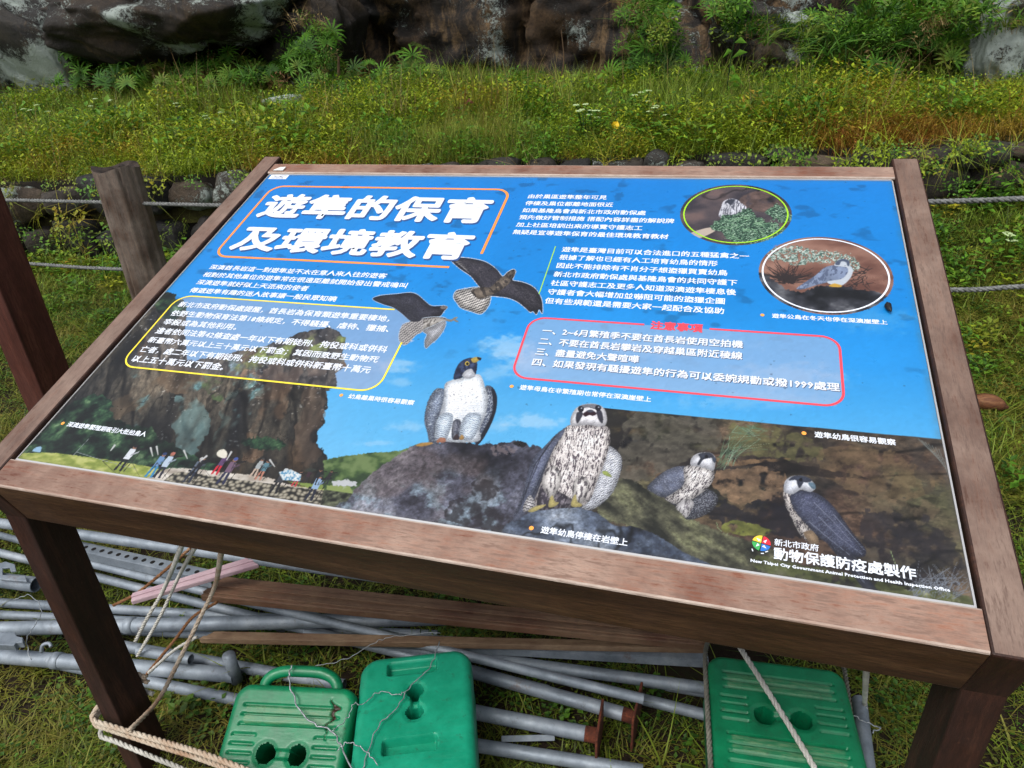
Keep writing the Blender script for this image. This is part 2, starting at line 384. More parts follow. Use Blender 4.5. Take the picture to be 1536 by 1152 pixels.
# dark bushes along its foot
def bush_c(x, y, s):
    a = fbm(U[s]*48, V[s]*48, 5, 51, .65); b = fbm(U[s]*12, V[s]*12, 3, 53); c = col((.3, (8, 16, 14)), (.5, (28, 50, 38)), (.66, (58, 92, 62)), (.8, (120, 150, 110)))(a)
    return c*(.6+.8*b[..., None])
paint([(25, 690), (90, 618), (130, 596), (152, 592), (170, 606), (168, 622), (200, 640), (230, 642), (238, 660), (262, 668), (300, 690), (330, 704), (200, 704), (60, 690)], bush_c, ragged=6, rs=.15)
paint([(230, 440), (262, 440), (263, 449), (276, 452), (279, 466), (258, 480), (238, 470)], bush_c, ragged=3)
paint([(360, 662), (400, 656), (430, 668), (396, 676)], bush_c, ragged=4)
# meadow, path, stone wall, far hill
paint([(0, 690), (60, 679), (120, 684), (190, 694), (250, 705), (300, 710), (360, 716), (420, 726), (520, 742), (540, 800), (0, 760)], lambda x, y, s: col((.3, (132, 148, 66)), (.5, (168, 178, 92)), (.7, (196, 200, 122)))(fbm(U[s]*60, V[s]*140, 4, 61)), ragged=1)
paint([(232, 712), (262, 702), (330, 708), (400, 716), (430, 726), (520, 745), (540, 780), (200, 740)], lambda x, y, s: col((.3, (170, 160, 148)), (.7, (232, 226, 216)))(fbm(U[s]*50, V[s]*90, 4, 62)), ragged=1.5)
def peb(x, y, s):
    u, v = U[s], V[s]; gx, gy = u*110, v*150+fbm(u*20, v*20, 2, 3)*2; best = np.full(u.shape, 9.); ix, iy = np.floor(gx), np.floor(gy)
    for dx in (-1, 0, 1):
        for dy in (-1, 0, 1):
            a, b = ix+dx, iy+dy; h1 = vnoise(a*7.3+.5, b*3.1, 4); h2 = vnoise(a*2.9, b*9.7+.3, 5); best = np.minimum(best, np.hypot(gx-a-h1, gy-b-h2))
    return col((0, (196, 190, 172)), (.35, (140, 134, 118)), (.6, (44, 42, 38)), (1, (20, 22, 20)))(best)
paint([(252, 716), (272, 708), (330, 716), (420, 728), (520, 746), (540, 800), (330, 744), (250, 728)], peb, ragged=1)
paint([(430, 722), (500, 728), (522, 731), (530, 738), (470, 733)], flat((128, 148, 74)), smooth=False)
hill = [(488, 690), (520, 684), (560, 679), (600, 676), (640, 668), (640, 745), (500, 745), (486, 700)]
paint(hill, lambda x, y, s: col((.3, (44, 66, 40)), (.5, (78, 104, 58)), (.7, (112, 134, 84)))(fbm(U[s]*70, V[s]*90, 4, 71)), ragged=1.5)
paint([(490, 728), (525, 729), (530, 742), (490, 736)], flat((140, 158, 92)), smooth=False)
paint([(498, 722), (520, 719), (535, 724), (535, 729), (500, 729)], flat((196, 200, 204)), smooth=False, ragged=2)
paint([(486, 734), (540, 742), (540, 770), (480, 760)], lambda x, y, s: col((.3, (20, 24, 18)), (.7, (110, 116, 92)))(fbm(U[s]*130, V[s]*130, 3, 72)), smooth=False)

# people in the artwork, drawn upright on the print: u, v of the feet, height, jacket, trousers
def man(px, py, hgt, top, leg_, hat=None, arm=1, wide=.82):
    hgt *= .9
    u0, v0 = uv(px, py); s = (slice(max(0, int(v0/PH*NY)-3), int((v0+hgt*1.25)/PH*NY)+3), slice(max(0, int((u0-hgt+HW)/PW*NX)), int((u0+hgt+HW)/PW*NX)))
    a, b = (U[s]-u0)/hgt, (V[s]-v0)/hgt
    def put(m, c): IMG[s][m] = c
    lg = (b < .5) & (b > 0) & ((np.abs(a-.05+.10*(b-.5)) < .055*wide) | (np.abs(a+.06-.12*(b-.5)) < .055*wide)); put(lg, leg_)
    put((b >= .44) & (b < .84) & (np.abs(a) < (.14-.1*(b-.6)**2)*wide), top)
    put((np.abs(b-.66-.75*(a*arm-.12)) < .04) & (a*arm > .05) & (a*arm < .25), tuple(.75*q for q in top)); put((np.abs(b-.86-.25*(a*arm-.2)) < .035) & (a*arm > .08) & (a*arm < .40), (26, 26, 28)); put((b > 0) & (b < .72) & (np.abs(a*arm-.30-.10*(b-.7)) < .014), (40, 40, 42)); put((b > .02) & (b < .5) & (np.abs(a+.16) < .05) & (np.abs(b-.62) < .2), (30, 30, 34))
    put(np.hypot(a, (b-.92)/1.1) < .075, (150, 112, 92)); put((np.hypot(a, (b-.955)/.8) < .078), hat or (30, 26, 26))
man(176, 706, .062, (226, 232, 240), (26, 26, 34), (30, 30, 36)); man(222, 716, .058, (112, 150, 196), (60, 140, 190), (46, 66, 110)); man(234, 717, .060, (190, 208, 228), (40, 44, 62), (180, 110, 96))
man(279, 724, .058, (96, 106, 122), (44, 50, 66), (190, 190, 190)); man(288, 715, .046, (30, 32, 40), (26, 26, 30)); man(330, 726, .060, (120, 96, 118), (44, 48, 78), (70, 90, 160)); man(321, 712, .048, (96, 70, 110), (206, 40, 60))
man(378, 716, .044, (170, 176, 178), (196, 176, 160), (60, 60, 60)); man(386, 720, .046, (92, 132, 146), (188, 130, 110)); man(409, 740, .054, (58, 60, 66), (30, 30, 36), (200, 206, 208)); man(462, 751, .056, (150, 180, 214), (36, 40, 56), (60, 66, 60))
man(440, 730, .036, (30, 26, 32), (190, 60, 70)); man(456, 724, .03, (60, 40, 50), (40, 40, 46)); man(470, 727, .034, (30, 34, 38), (32, 32, 36)); man(488, 726, .03, (44, 40, 44), (42, 42, 50))
paint([(325, 682), (328, 676), (336, 674), (341, 680), (338, 687), (330, 686)], flat((236, 232, 216)))
paint([(418, 708), (436, 704), (452, 712), (450, 722), (424, 720)], lambda x, y, s: col((.3, (90, 150, 190)), (.5, (190, 214, 226)), (.7, (236, 240, 240)))(fbm(x*.5, y*.5, 2, 77)), smooth=False)
paint([(456, 706), (466, 702), (475, 705), (466, 708)], flat((50, 56, 50)))
paint([(49, 676), (54, 671), (62, 670), (60, 678)], flat((150, 190, 222)), ragged=1)
for a in ((154, 692, 176, 712, 190, 684), (196, 690, 176, 712, 210, 716), (236, 694, 222, 712, 250, 718), (300, 694, 280, 716, 316, 716), (352, 694, 342, 716, 360, 710), (396, 700, 382, 718, 408, 716)):
    strokes([[(a[0], a[1]), (a[2], a[3])], [(a[0], a[1]), (a[4], a[5])]], (34, 34, 36), .45)
for a in ((226, 672, 229, 684), (235, 670, 237, 682), (276, 676, 281, 688), (310, 684, 300, 692), (347, 678, 340, 690), (405, 690, 412, 700), (172, 668, 166, 676)):
    strokes([[(a[0], a[1]), (a[2], a[3])]], (206, 208, 208), 1.5)
strokes([[(110, 683), (136, 655)], [(115, 678), (160, 692), (205, 704)]], (150, 160, 160), .4)

# the big lichen-covered boulder
def rock1(x, y, s):
    u, v = U[s], V[s]; a = fbm(u*14, v*16, 6, 81, .62); c = col((.28, (28, 28, 36)), (.45, (62, 62, 74)), (.58, (94, 96, 112)), (.75, (150, 152, 164)))(a)
    li = sstep(.5, .64, fbm(u*26+4, v*26, 5, 83, .7))*sstep(.14, .03, v)*.8; c = c*(1-li[..., None])+np.array([132, 152, 166])*li[..., None]
    br = sstep(.55, .7, fbm(u*12, v*12, 3, 84))*.5; c = c*(1-br[..., None])+np.array([98, 84, 82])*br[..., None]
    dk = sstep(.5, .72, fbm(u*5+2, v*6, 3, 86)); c *= (1-.5*dk)[..., None]
    return c*(.42+1.16*fbm(u*170, v*170, 4, 88, .75))[..., None]
P1 = [(45, 640), (80, 560), (130, 490), (200, 430), (300, 360), (400, 300), (500, 285), (600, 268), (730, 288), (850, 282), (930, 270), (980, 295), (1035, 305), (1100, 400), (1100, 560), (1000, 760), (850, 745)]
paint(P1, rock1, ZB, ragged=3, rs=.2)
paint([(900, 285), (935, 272), (970, 290), (940, 302)], flat((34, 32, 34)), ZB, ragged=1); paint([(790, 300), (860, 285), (900, 300), (920, 320), (850, 350), (800, 340)], lambda x, y, s: (np.array([142, 128, 130.]), .6*sstep(.35, .6, fbm(x*.3, y*.3, 3, 2))), ZB, ragged=3)
for P in ([(560, 610), (640, 560), (760, 600), (880, 640), (850, 730), (640, 690), (560, 660)], [(700, 470), (800, 460), (820, 540), (720, 560)]):
    paint(P, lambda x, y, s: (np.array([34, 30, 34.]), .7*sstep(.3, .6, fbm(x*.12, y*.12, 4, 9))), ZB, ragged=6, rs=.1)
# dark photograph at the lower right
def dark_c(x, y, s):
    u, v = U[s], V[s]; a = fbm(u*9+v*3, v*15-u*3, 6, 91, .6); c = col((.25, (24, 24, 28)), (.42, (46, 42, 40)), (.56, (78, 68, 58)), (.75, (116, 98, 80)))(a)
    g = sstep(.5, .68, fbm(u*7, v*12+3, 4, 92))*.55; c = c*(1-g[..., None])+np.array([88, 92, 62])*g[..., None]
    rd = sstep(.58, .7, fbm(u*8+9, v*14, 3, 97))*.4; c = c*(1-rd[..., None])+np.array([122, 88, 70])*rd[..., None]
    band = sstep(.04, 0, np.abs(fbm(u*4+1, v*16-u*2, 3, 94)-.5)); c *= (1-.55*band)[..., None]
    return c*(.45+1.1*fbm(u*110, v*190, 4, 95, .75))[..., None]
paint([(905, 612), (1412, 659), (1470, 660), (1490, 940), (940, 860), (860, 800), (880, 690)], dark_c, smooth=False)
DK = inpoly([(905, 612), (1412, 659), (1490, 666), (1490, 940), (940, 860), (860, 800), (880, 690)], X, Y)
def tone(P, c0, al, z=ZC, rg=8, sc_=.09, sd=3):
    paint(P, lambda x, y, s: (np.asarray(c0, float)*(.5+1.0*fbm(U[s]*90, V[s]*120, 5, sd, .7))[..., None], al*(DK[s] if z is ZC else 1)*sstep(.25, .5, fbm(x*sc_, y*sc_, 4, sd+1))), z, ragged=rg, rs=.08)
tone([(20, 30), (140, 60), (90, 200), (60, 330), (10, 360)], (38, 36, 36), .85, sd=1)
tone([(120, 60), (300, 60), (480, 90), (470, 200), (380, 230), (200, 330), (80, 320)], (92, 88, 78), .8, sd=5)
tone([(520, 110), (700, 110), (900, 170), (900, 250), (700, 240), (540, 210)], (104, 102, 66), .75, sd=8)
tone([(500, 290), (640, 280), (760, 320), (760, 410), (560, 420), (470, 360)], (146, 118, 92), .7, sd=11)
tone([(900, 200), (1100, 190), (1280, 250), (1380, 360), (1200, 420), (960, 340)], (112, 94, 70), .6, sd=14)
tone([(1000, 400), (1200, 400), (1400, 440), (1300, 520), (1080, 480)], (116, 100, 80), .5, sd=17)
tone([(440, 440), (760, 430), (900, 500), (1000, 560), (700, 560), (500, 500)], (26, 26, 34), .75, sd=20, rg=14)
tone([(1080, 470), (1350, 500), (1490, 640), (1400, 780), (1130, 680)], (34, 34, 42), .6, sd=23, rg=16)
tone([(1250, 60), (1400, 150), (1430, 400), (1300, 300)], (50, 50, 52), .35, sd=26, rg=14)
tone([(460, 250), (620, 232), (800, 262), (1000, 300), (1100, 318), (960, 320), (760, 290), (560, 262)], (30, 26, 26), .7, sd=27, rg=3); tone([(480, 240), (620, 246), (800, 240), (640, 262), (520, 268)], (140, 112, 82), .7, sd=28, rg=3)
tone([(500, 510), (560, 495), (640, 510), (720, 545), (640, 560), (520, 545)], (112, 118, 56), .85, sd=30, rg=3); tone([(1050, 600), (1200, 620), (1300, 660), (1180, 690), (1080, 660)], (96, 88, 74), .6, sd=33)
# mossy ledge and blue boulder
def ledge(x, y, s):
    u, v = U[s], V[s]; a = fbm(u*24+v*26, v*14-u*7, 6, 101, .62); c = col((.28, (34, 36, 30)), (.5, (84, 84, 68)), (.66, (120, 122, 92)), (.8, (164, 166, 140)))(a); return c*(.45+1.1*fbm(u*140, v*170, 4, 103, .75))[..., None]
paint([(-10, 370), (70, 325), (130, 330), (200, 370), (300, 430), (400, 500), (520, 550), (640, 590), (760, 640), (900, 720), (1100, 780), (1500, 800), (1560, 1000), (600, 760), (480, 700), (330, 640), (250, 570), (130, 520), (40, 500), (0, 490)], ledge, ZC, ragged=3)
tone([(650, 640), (900, 700), (1100, 740), (1480, 800), (1520, 870), (1000, 790), (700, 720)], (84, 92, 52), .7, sd=36)
def blue_rock(x, y, s):
    u, v = U[s], V[s]; a = fbm(u*18, v*20, 6, 111, .62); c = col((.3, (48, 56, 72)), (.5, (96, 108, 128)), (.66, (132, 144, 162)), (.8, (178, 186, 198)))(a)
    k = sstep(.035, 0, np.abs(fbm(u*13+3, v*12, 4, 113)-.5)); c *= (1-.55*k)[..., None]; return c*(.5+1.0*fbm(u*140, v*160, 4, 114, .75))[..., None]
paint([(752, 812), (757, 790), (770, 780), (790, 771), (811, 761), (835, 755), (859, 758), (880, 764), (901, 773), (922, 788), (950, 790), (975, 798), (1000, 812), (1025, 828), (1078, 858), (1000, 880), (760, 850)], blue_rock, ragged=1.5)

# ---- feather patterns
def rot(x, y, a): c, s_ = math.cos(a), math.sin(a); return x*c+y*s_, -x*s_+y*c
def bars(base, dark, per, ang, duty=.45, wob=1.6, al=.85, fade=None, sd=1):
    def f(x, y, s):
        p, q = rot(x, y, ang); n_ = fbm(x*.22, y*.22, 3, sd)
        t_ = .5+.5*np.sin(2*math.pi*(q/per+wob*n_+.18*np.sin(p*1.3))); m = sstep(1-duty, 1-duty+.35, t_)*al*.9*(.5+.7*fbm(x*.6, y*.6, 2, sd+3))
        if fade is not None: m = m*fade(x, y)
        b = np.asarray(base, float)*(.86+.28*fbm(x*.12, y*.12, 3, sd+5))[..., None]; return b*(1-m[..., None])+np.asarray(dark, float)*m[..., None]
    return f
def streaks(base, dark, ang, sx=.55, sy=.13, th=.52, sd=1, al=.9):
    def f(x, y, s):
        p, q = rot(x, y, ang); n_ = fbm(p*sx+fbm(x*.1, y*.1, 2, 2)*1.5, q*sy, 3, sd, .5); m = sstep(th, th+.07, n_)*al
        b = np.asarray(base, float)*(.82+.36*fbm(x*.1, y*.1, 3, sd+5))[..., None]; return b*(1-m[..., None])+np.asarray(dark, float)*m[..., None]
    return f
def scales(base, rim, per, ang, sd=1, al=.7, asp=1.7):
    def f(x, y, s):
        p, q = rot(x+(fbm(x*.25, y*.25, 3, sd+8)-.5)*9, y+(fbm(x*.25+7, y*.25, 3, sd+9)-.5)*9, ang); q = q/per/asp; row = np.floor(q); p = p/per+.5*(row % 2); fx = p-np.floor(p)-.5; fy = q-row
        d_ = np.abs(np.hypot(fx*1.25, fy-.05)-.62); m = sstep(.16, .03, d_)*al*(.4+.9*fbm(x*.3, y*.3, 2, sd))
        b = np.asarray(base, float)*(.7+.6*fbm(x*.09, y*.09, 4, sd+5))[..., None]; return b*(1-m[..., None])+np.asarray(rim, float)*m[..., None]
    return f
def spots(f0, c, th=.72, k=.9, sd=9):
    def f(x, y, s):
        b = f0(x, y, s); m = sstep(th, th+.06, vnoise(x*k, y*k, sd)); return b*(1-m[..., None])+np.asarray(c, float)*m[..., None]
    return f
VOL[0] = 11
# flying falcon, lower left
paint([(200, 300), (240, 283), (320, 275), (390, 268), (430, 280), (465, 310), (500, 335), (560, 335), (580, 342), (562, 362), (545, 385), (510, 398), (480, 412), (440, 410), (400, 415), (350, 375), (310, 345), (250, 325)], scales((46, 46, 56), (104, 104, 112), 2.6, .6, al=.45), ZA, edge=((205, 220, 236), .9))
paint([(345, 445), (365, 425), (450, 400), (520, 392), (572, 398), (560, 420), (500, 445), (450, 466), (420, 482), (375, 528), (345, 526), (333, 490)], bars((176, 172, 170), (52, 50, 56), 3.3, 2.5, .55, .3, .9), ZA, edge=((205, 220, 236), .9))
paint([(400, 440), (450, 415), (520, 396), (565, 405), (540, 425), (470, 452), (420, 470)], streaks((196, 192, 186), (110, 104, 100), .5, .4, .2, .55), ZA)
paint([(470, 550), (464, 515), (475, 480), (455, 462), (500, 440), (560, 412), (572, 420), (562, 455), (530, 500), (500, 525)], bars((188, 190, 196), (84, 86, 96), 2.4, .9, .5, .5, .75), ZA, edge=((205, 220, 236), .8))
paint([(570, 400), (600, 403), (618, 392), (634, 393), (622, 404), (636, 412), (628, 418), (610, 410), (598, 416), (572, 410)], flat((176, 170, 160)), ZA); paint([(545, 340), (566, 334), (582, 341), (570, 350), (550, 352)], flat((150, 142, 138)), ZA)
# flying falcon, upper right
paint([(612, 292), (622, 262), (650, 252), (740, 240), (790, 262), (800, 290), (788, 335), (752, 374), (700, 362), (650, 345), (630, 322)], bars((206, 202, 196), (44, 42, 48), 3.7, 2.75, .62, .25, .95), ZA, edge=((225, 232, 240), 1.0))
paint([(598, 98), (650, 90), (720, 98), (780, 115), (830, 150), (860, 185), (885, 165), (915, 150), (926, 160), (918, 185), (912, 205), (960, 215), (1010, 235), (1040, 265), (1060, 310), (1062, 372), (1046, 352), (1032, 378), (1015, 362), (1000, 366), (970, 340), (930, 310), (880, 292), (820, 285), (790, 280), (745, 240), (700, 185), (650, 150), (612, 118)], scales((48, 46, 54), (112, 108, 112), 3.0, .7, al=.5), ZA, edge=((225, 232, 240), 1.0))
paint([(700, 260), (750, 240), (800, 238), (840, 200), (880, 180), (905, 190), (890, 225), (840, 262), (790, 285), (740, 300)], streaks((128, 116, 104), (62, 56, 54), 2.4, .35, .16, .5), ZA)
paint([(880, 170), (915, 150), (926, 160), (916, 186), (894, 190)], streaks((120, 112, 104), (50, 48, 50), .5), ZA)
for i in range(5): strokes([[(612+i*12, 104+i*9), (650+i*10, 110+i*14)]], (150, 148, 150), .5, ZA)
# perched adult falcon
sh = [(565, 760), (525, 756), (490, 800), (470, 860), (463, 920), (478, 980), (490, 1032), (525, 1025), (522, 950), (552, 860), (570, 790)]
paint(sh, scales((92, 102, 122), (196, 208, 220), 2.6, .25, al=.8), ZA, edge=((60, 66, 80), .5))
paint([(775, 745), (812, 752), (830, 800), (826, 860), (802, 930), (768, 998), (738, 1037), (718, 1020), (745, 900), (765, 820)], scales((70, 78, 98), (206, 214, 222), 2.6, -.2, al=.85), ZA, edge=((40, 42, 54), .5))
paint([(805, 752), (831, 790), (828, 862), (804, 932), (768, 1000), (738, 1037), (728, 1028), (790, 920), (812, 850)], flat((40, 44, 58)), ZA)
fadeb = lambda x, y: sstep(ZA.o[1]+760*ZA.k, ZA.o[1]+860*ZA.k, y)
paint([(600, 712), (640, 703), (680, 692), (735, 682), (757, 702), (772, 750), (786, 800), (776, 880), (745, 960), (735, 1025), (560, 1025), (518, 1012), (520, 960), (545, 870), (563, 800), (566, 735)], spots(bars((232, 240, 250), (112, 120, 140), 2.6, 0, .34, .9, .5, fadeb), (104, 110, 128), .86, .8), ZA)
paint([(606, 930), (632, 910), (650, 930), (645, 1000), (604, 1012)], streaks((134, 138, 152), (74, 78, 94), 0, .4, .2, .45), ZA)
for P in ([(518, 1012), (524, 925), (560, 880), (606, 888), (602, 940), (575, 1012), (545, 1022)], [(640, 1010), (652, 925), (690, 880), (748, 888), (742, 950), (706, 1015), (670, 1018)]):
    paint(P, bars((218, 232, 246), (78, 94, 124), 2.9, .25, .5, 1.0, .8), ZA)
paint([(612, 708), (620, 662), (644, 622), (680, 602), (712, 600), (730, 622), (730, 655), (722, 684), (704, 690), (690, 668), (676, 684), (652, 700)], lambda x, y, s: col((.3, (28, 34, 58)), (.7, (66, 80, 116)))(fbm(x*.3, y*.3, 3, 4)), ZA)
paint([(655, 692), (672, 664), (700, 655), (712, 668), (722, 690), (690, 706)], flat((224, 228, 238)), ZA)
paint([(700, 606), (718, 596), (742, 596), (752, 603), (740, 612), (726, 622), (708, 622)], flat((226, 196, 96)), ZA); paint([(730, 596), (752, 600), (748, 612), (738, 608)], flat((36, 38, 48)), ZA)
dots(500+680*ZA.k, 360+628*ZA.k, 3.2, (214, 186, 70)); dots(500+681*ZA.k, 360+629*ZA.k, 2.1, (14, 14, 18))
for P in ([(420, 1046), (440, 1033), (495, 1028), (502, 1037), (450, 1050)],): paint(P, flat((216, 166, 90)), ZA)
paint([(522, 1028), (545, 1004), (570, 1010), (566, 1028)], flat((206, 140, 110)), ZA); paint([(640, 1012), (652, 990), (664, 1000), (660, 1014)], flat((214, 168, 100)), ZA); paint([(608, 1012), (626, 986), (640, 1000), (636, 1016)], flat((70, 56, 62)), ZA)
# juvenile with open beak
paint([(1370, 302), (1420, 322), (1446, 370), (1432, 450), (1392, 540), (1300, 614), (1240, 600), (1285, 520), (1330, 420)], bars((206, 210, 218), (54, 56, 68), 2.9, -.5, .5, 1.5, .85), ZB, edge=((40, 40, 50), .6))
paint([(1185, 195), (1120, 236), (1060, 298), (1003, 358), (975, 430), (950, 540), (898, 664), (940, 655), (985, 590), (1040, 470), (1100, 330), (1160, 250)], scales((84, 90, 112), (150, 156, 172), 3.4, .35, al=.55), ZB, edge=((50, 52, 64), .5))
strokes([[(1110, 250), (1040, 350), (985, 480), (930, 620)], [(1140, 260), (1070, 380), (1010, 520), (960, 620)], [(1080, 290), (1010, 390), (965, 520), (915, 640)]], (44, 46, 58), .8, ZB)
jb = [(1188, 190), (1362, 195), (1386, 260), (1376, 320), (1352, 400), (1322, 470), (1290, 560), (1240, 602), (1190, 590), (1120, 540), (1060, 590), (985, 600), (1020, 540), (1060, 420), (1100, 320), (1150, 240)]
paint(jb, streaks((214, 208, 206), (70, 62, 70), .15, 1.0, .22, .53, 5), ZB)
paint([(1050, 480), (1120, 520), (1190, 560), (1250, 600), (1120, 610), (1020, 610)], streaks((120, 114, 122), (52, 48, 58), .4, .4, .2, .42, 6), ZB)
for P in ([(1085, 562), (1045, 490), (1062, 420), (1110, 395), (1142, 440), (1138, 490), (1108, 550)], [(1200, 572), (1200, 490), (1230, 450), (1270, 460), (1285, 500), (1250, 580)]): paint(P, streaks((204, 200, 198), (84, 78, 84), .1, .4, .12, .56, 7), ZB)
paint([(980, 545), (1000, 560), (1010, 600), (960, 628), (950, 600)], bars((206, 204, 206), (44, 42, 50), 4.5, .3, .5, .5), ZB)
paint([(1188, 190), (1192, 145), (1220, 104), (1268, 86), (1320, 88), (1355, 108), (1370, 150), (1366, 188), (1340, 200), (1270, 192), (1215, 198)], lambda x, y, s: np.array([226, 226, 232.])*(.84+.3*fbm(x*.25, y*.25, 3, 5))[..., None], ZB)
for P in ([(1222, 128), (1250, 130), (1240, 160), (1222, 184), (1214, 160)], [(1318, 118), (1342, 120), (1352, 160), (1346, 184), (1326, 160)]): paint(P, flat((70, 70, 84)), ZB)
paint([(1230, 98), (1270, 88), (1320, 90), (1338, 104), (1310, 112), (1270, 104), (1240, 112)], flat((150, 150, 160)), ZB)
for q in ((1240, 112), (1326, 107)): dots(500+q[0]*ZB.k, 580+q[1]*ZB.k, 4.6, (36, 36, 46)); dots(500+q[0]*ZB.k+1, 580+q[1]*ZB.k-1.2, 1.0, (190, 196, 210))
paint([(1250, 137), (1270, 122), (1290, 118), (1312, 126), (1318, 138), (1300, 146), (1282, 142), (1262, 150)], flat((58, 32, 44)), ZB); paint([(1268, 122), (1290, 114), (1306, 124), (1288, 130)], flat((96, 100, 118)), ZB)
paint([(1348, 424), (1372, 425), (1396, 452), (1370, 448), (1352, 438)], flat((188, 206, 110)), ZB)
for P in ([(1084, 560), (1098, 545), (1110, 575), (1130, 580), (1108, 600), (1078, 602)], [(1198, 562), (1214, 540), (1222, 575), (1246, 590), (1234, 602), (1192, 598)], [(975, 622), (1010, 600), (1062, 590), (1050, 604), (1000, 628)]): paint(P, flat((214, 200, 130)), ZB)
# second juvenile
paint([(368, 412), (430, 368), (468, 378), (486, 410), (462, 452), (412, 482), (360, 492), (350, 470)], scales((58, 60, 70), (168, 172, 180), 2.2, .2, al=.8), ZC, edge=((30, 30, 36), .5))
paint([(262, 398), (300, 430), (345, 452), (356, 430), (330, 400), (290, 384)], streaks((96, 98, 110), (50, 52, 62), .9, .6, .1, .5), ZC)
paint([(194, 362), (226, 324), (272, 291), (322, 273), (374, 279), (384, 312), (352, 354), (308, 386), (262, 400), (226, 386)], scales((84, 90, 108), (148, 152, 166), 2.4, .9, al=.7), ZC, edge=((50, 52, 60), .5))
paint([(345, 280), (385, 268), (440, 275), (468, 292), (464, 332), (432, 372), (372, 412), (330, 432), (268, 408), (300, 384), (345, 345)], streaks((212, 208, 206), (64, 58, 66), .6, 1.25, .25, .53, 8), ZC)
paint([(312, 442), (340, 412), (378, 412), (384, 436), (356, 484), (330, 462)], streaks((206, 204, 206), (110, 106, 112), .4, .6, .14, .56), ZC)
paint([(372, 268), (378, 236), (410, 217), (455, 218), (474, 236), (474, 264), (466, 290), (430, 280), (395, 272)], flat((214, 216, 224)), ZC)
paint([(404, 224), (430, 216), (458, 220), (470, 236), (446, 240), (425, 246), (408, 268), (400, 262), (412, 240)], flat((70, 74, 88)), ZC); paint([(462, 236), (478, 240), (474, 258), (464, 252)], flat((80, 92, 110)), ZC); dots(900+438*ZC.k, 600+232*ZC.k, 2.6, (22, 22, 28))
# third juvenile
paint([(935, 585), (1040, 636), (1112, 742), (1150, 800), (1098, 792), (1020, 692)], streaks((50, 52, 64), (92, 96, 112), -.6, .5, .06, .58), ZC)
paint([(755, 378), (790, 385), (800, 450), (850, 510), (896, 572), (880, 596), (830, 562), (790, 492), (763, 430)], streaks((206, 200, 196), (66, 60, 68), -.35, 1.2, .25, .52, 9), ZC)
paint([(840, 545), (880, 540), (900, 580), (884, 596), (855, 580)], flat((150, 128, 104)), ZC, ragged=1)
paint([(784, 392), (830, 372), (890, 384), (942, 420), (992, 480), (1042, 550), (1092, 612), (1086, 642), (1040, 642), (1000, 622), (955, 602), (900, 562), (850, 512), (800, 452)], scales((62, 66, 86), (112, 118, 138), 3.6, -.6, al=.6), ZC, edge=((36, 38, 48), .5))
strokes([[(900, 480), (980, 560), (1080, 636)], [(860, 500), (930, 560), (1030, 640)], [(960, 470), (1030, 550), (1090, 620)], [(880, 420), (960, 500), (1040, 590)]], (128, 134, 154), .55, ZC)
paint([(756, 362), (764, 330), (798, 312), (850, 317), (880, 342), (886, 364), (866, 378), (826, 370), (792, 388), (760, 380)], flat((212, 216, 226)), ZC)
paint([(776, 330), (800, 312), (846, 315), (872, 332), (850, 340), (838, 340), (822, 362), (812, 350), (806, 330)], flat((72, 78, 96)), ZC); paint([(858, 340), (880, 342), (888, 362), (876, 366), (862, 354)], flat((120, 150, 172)), ZC); dots(900+826*ZC.k, 600+328*ZC.k, 2.8, (20, 20, 26))
VOL[0] = 0
# grass blades in the dark photograph
rg = random.Random(4); bl = []
for i in range(46):
    x0, y0 = 480+rg.random()*70, 230+rg.random()*60; bl.append([(x0, y0), (x0+rg.uniform(10, 60), y0-rg.uniform(30, 80)), (x0+rg.uniform(30, 170), y0-rg.uniform(60, 160))])
for i in range(30):
    x0, y0 = 560+rg.random()*80, 100+rg.random()*20; bl.append([(x0, y0), (x0+rg.uniform(-50, 60), y0+rg.uniform(0, 30)), (x0+rg.uniform(-90, 110), y0+rg.uniform(10, 50))])
bl = [b_ for b_ in bl if min(q[1] for q in b_) > 78]
strokes(bl[::2], (92, 122, 96), .6, ZC, .7); strokes(bl[::7], (160, 180, 158), .45, ZC, .6)
bl = []
for i in range(70):
    x0, y0 = 1280+rg.random()*200, 760+rg.random()*60; bl.append([(x0, y0), (x0+rg.uniform(-20, 50), y0-rg.uniform(10, 40)), (x0+rg.uniform(-70, 130), y0-rg.uniform(10, 110))])
strokes(bl, (126, 134, 146), .7, ZC, .7); strokes([[(1310+i*14, 160+i*7), (1350+i*12, 200+i*12), (1440, 260+i*12)] for i in range(7)], (132, 146, 146), .6, ZC, .6)
strokes([[(480, 505), (487, 532)], [(500, 540), (478, 520)], [(1195, 620), (1225, 700)]], (130, 150, 110), .6, ZC)

# round photographs
def disc(cu, cv, r, fn):
    s = (slice(int((cv-r-.01)/PH*NY), int((cv+r+.01)/PH*NY)), slice(int((cu-r-.01+HW)/PW*NX), int((cu+r+.01+HW)/PW*NX)))
    m = np.clip((r-np.hypot(U[s]-cu, V[s]-cv))/.001+.5, 0, 1)[..., None]; IMG[s] = IMG[s]*(1-m)+fn(X[s], Y[s], s)*m
D1 = (.4427, .8246, .1115); D2 = (.6080, .6352, .1150)
keepm = np.hypot(U-D1[0], V-D1[1]) > D1[2]; keep2 = np.hypot(U-D2[0], V-D2[1]) > D2[2]; SAVE = IMG.copy()
disc(*D1, lambda x, y, s: col((.3, (62, 58, 66)), (.5, (92, 82, 86)), (.7, (120, 100, 98)))(fbm(U[s]*20, V[s]*26, 5, 121))*(1-.4*sstep(.03, 0, np.abs(fbm(U[s]*12, V[s]*9, 3, 122)-.5)))[..., None])
tone([(440, 160), (520, 110), (640, 120), (700, 190), (640, 230), (500, 220)], (132, 104, 92), .6, ZE, 4, sd=40)
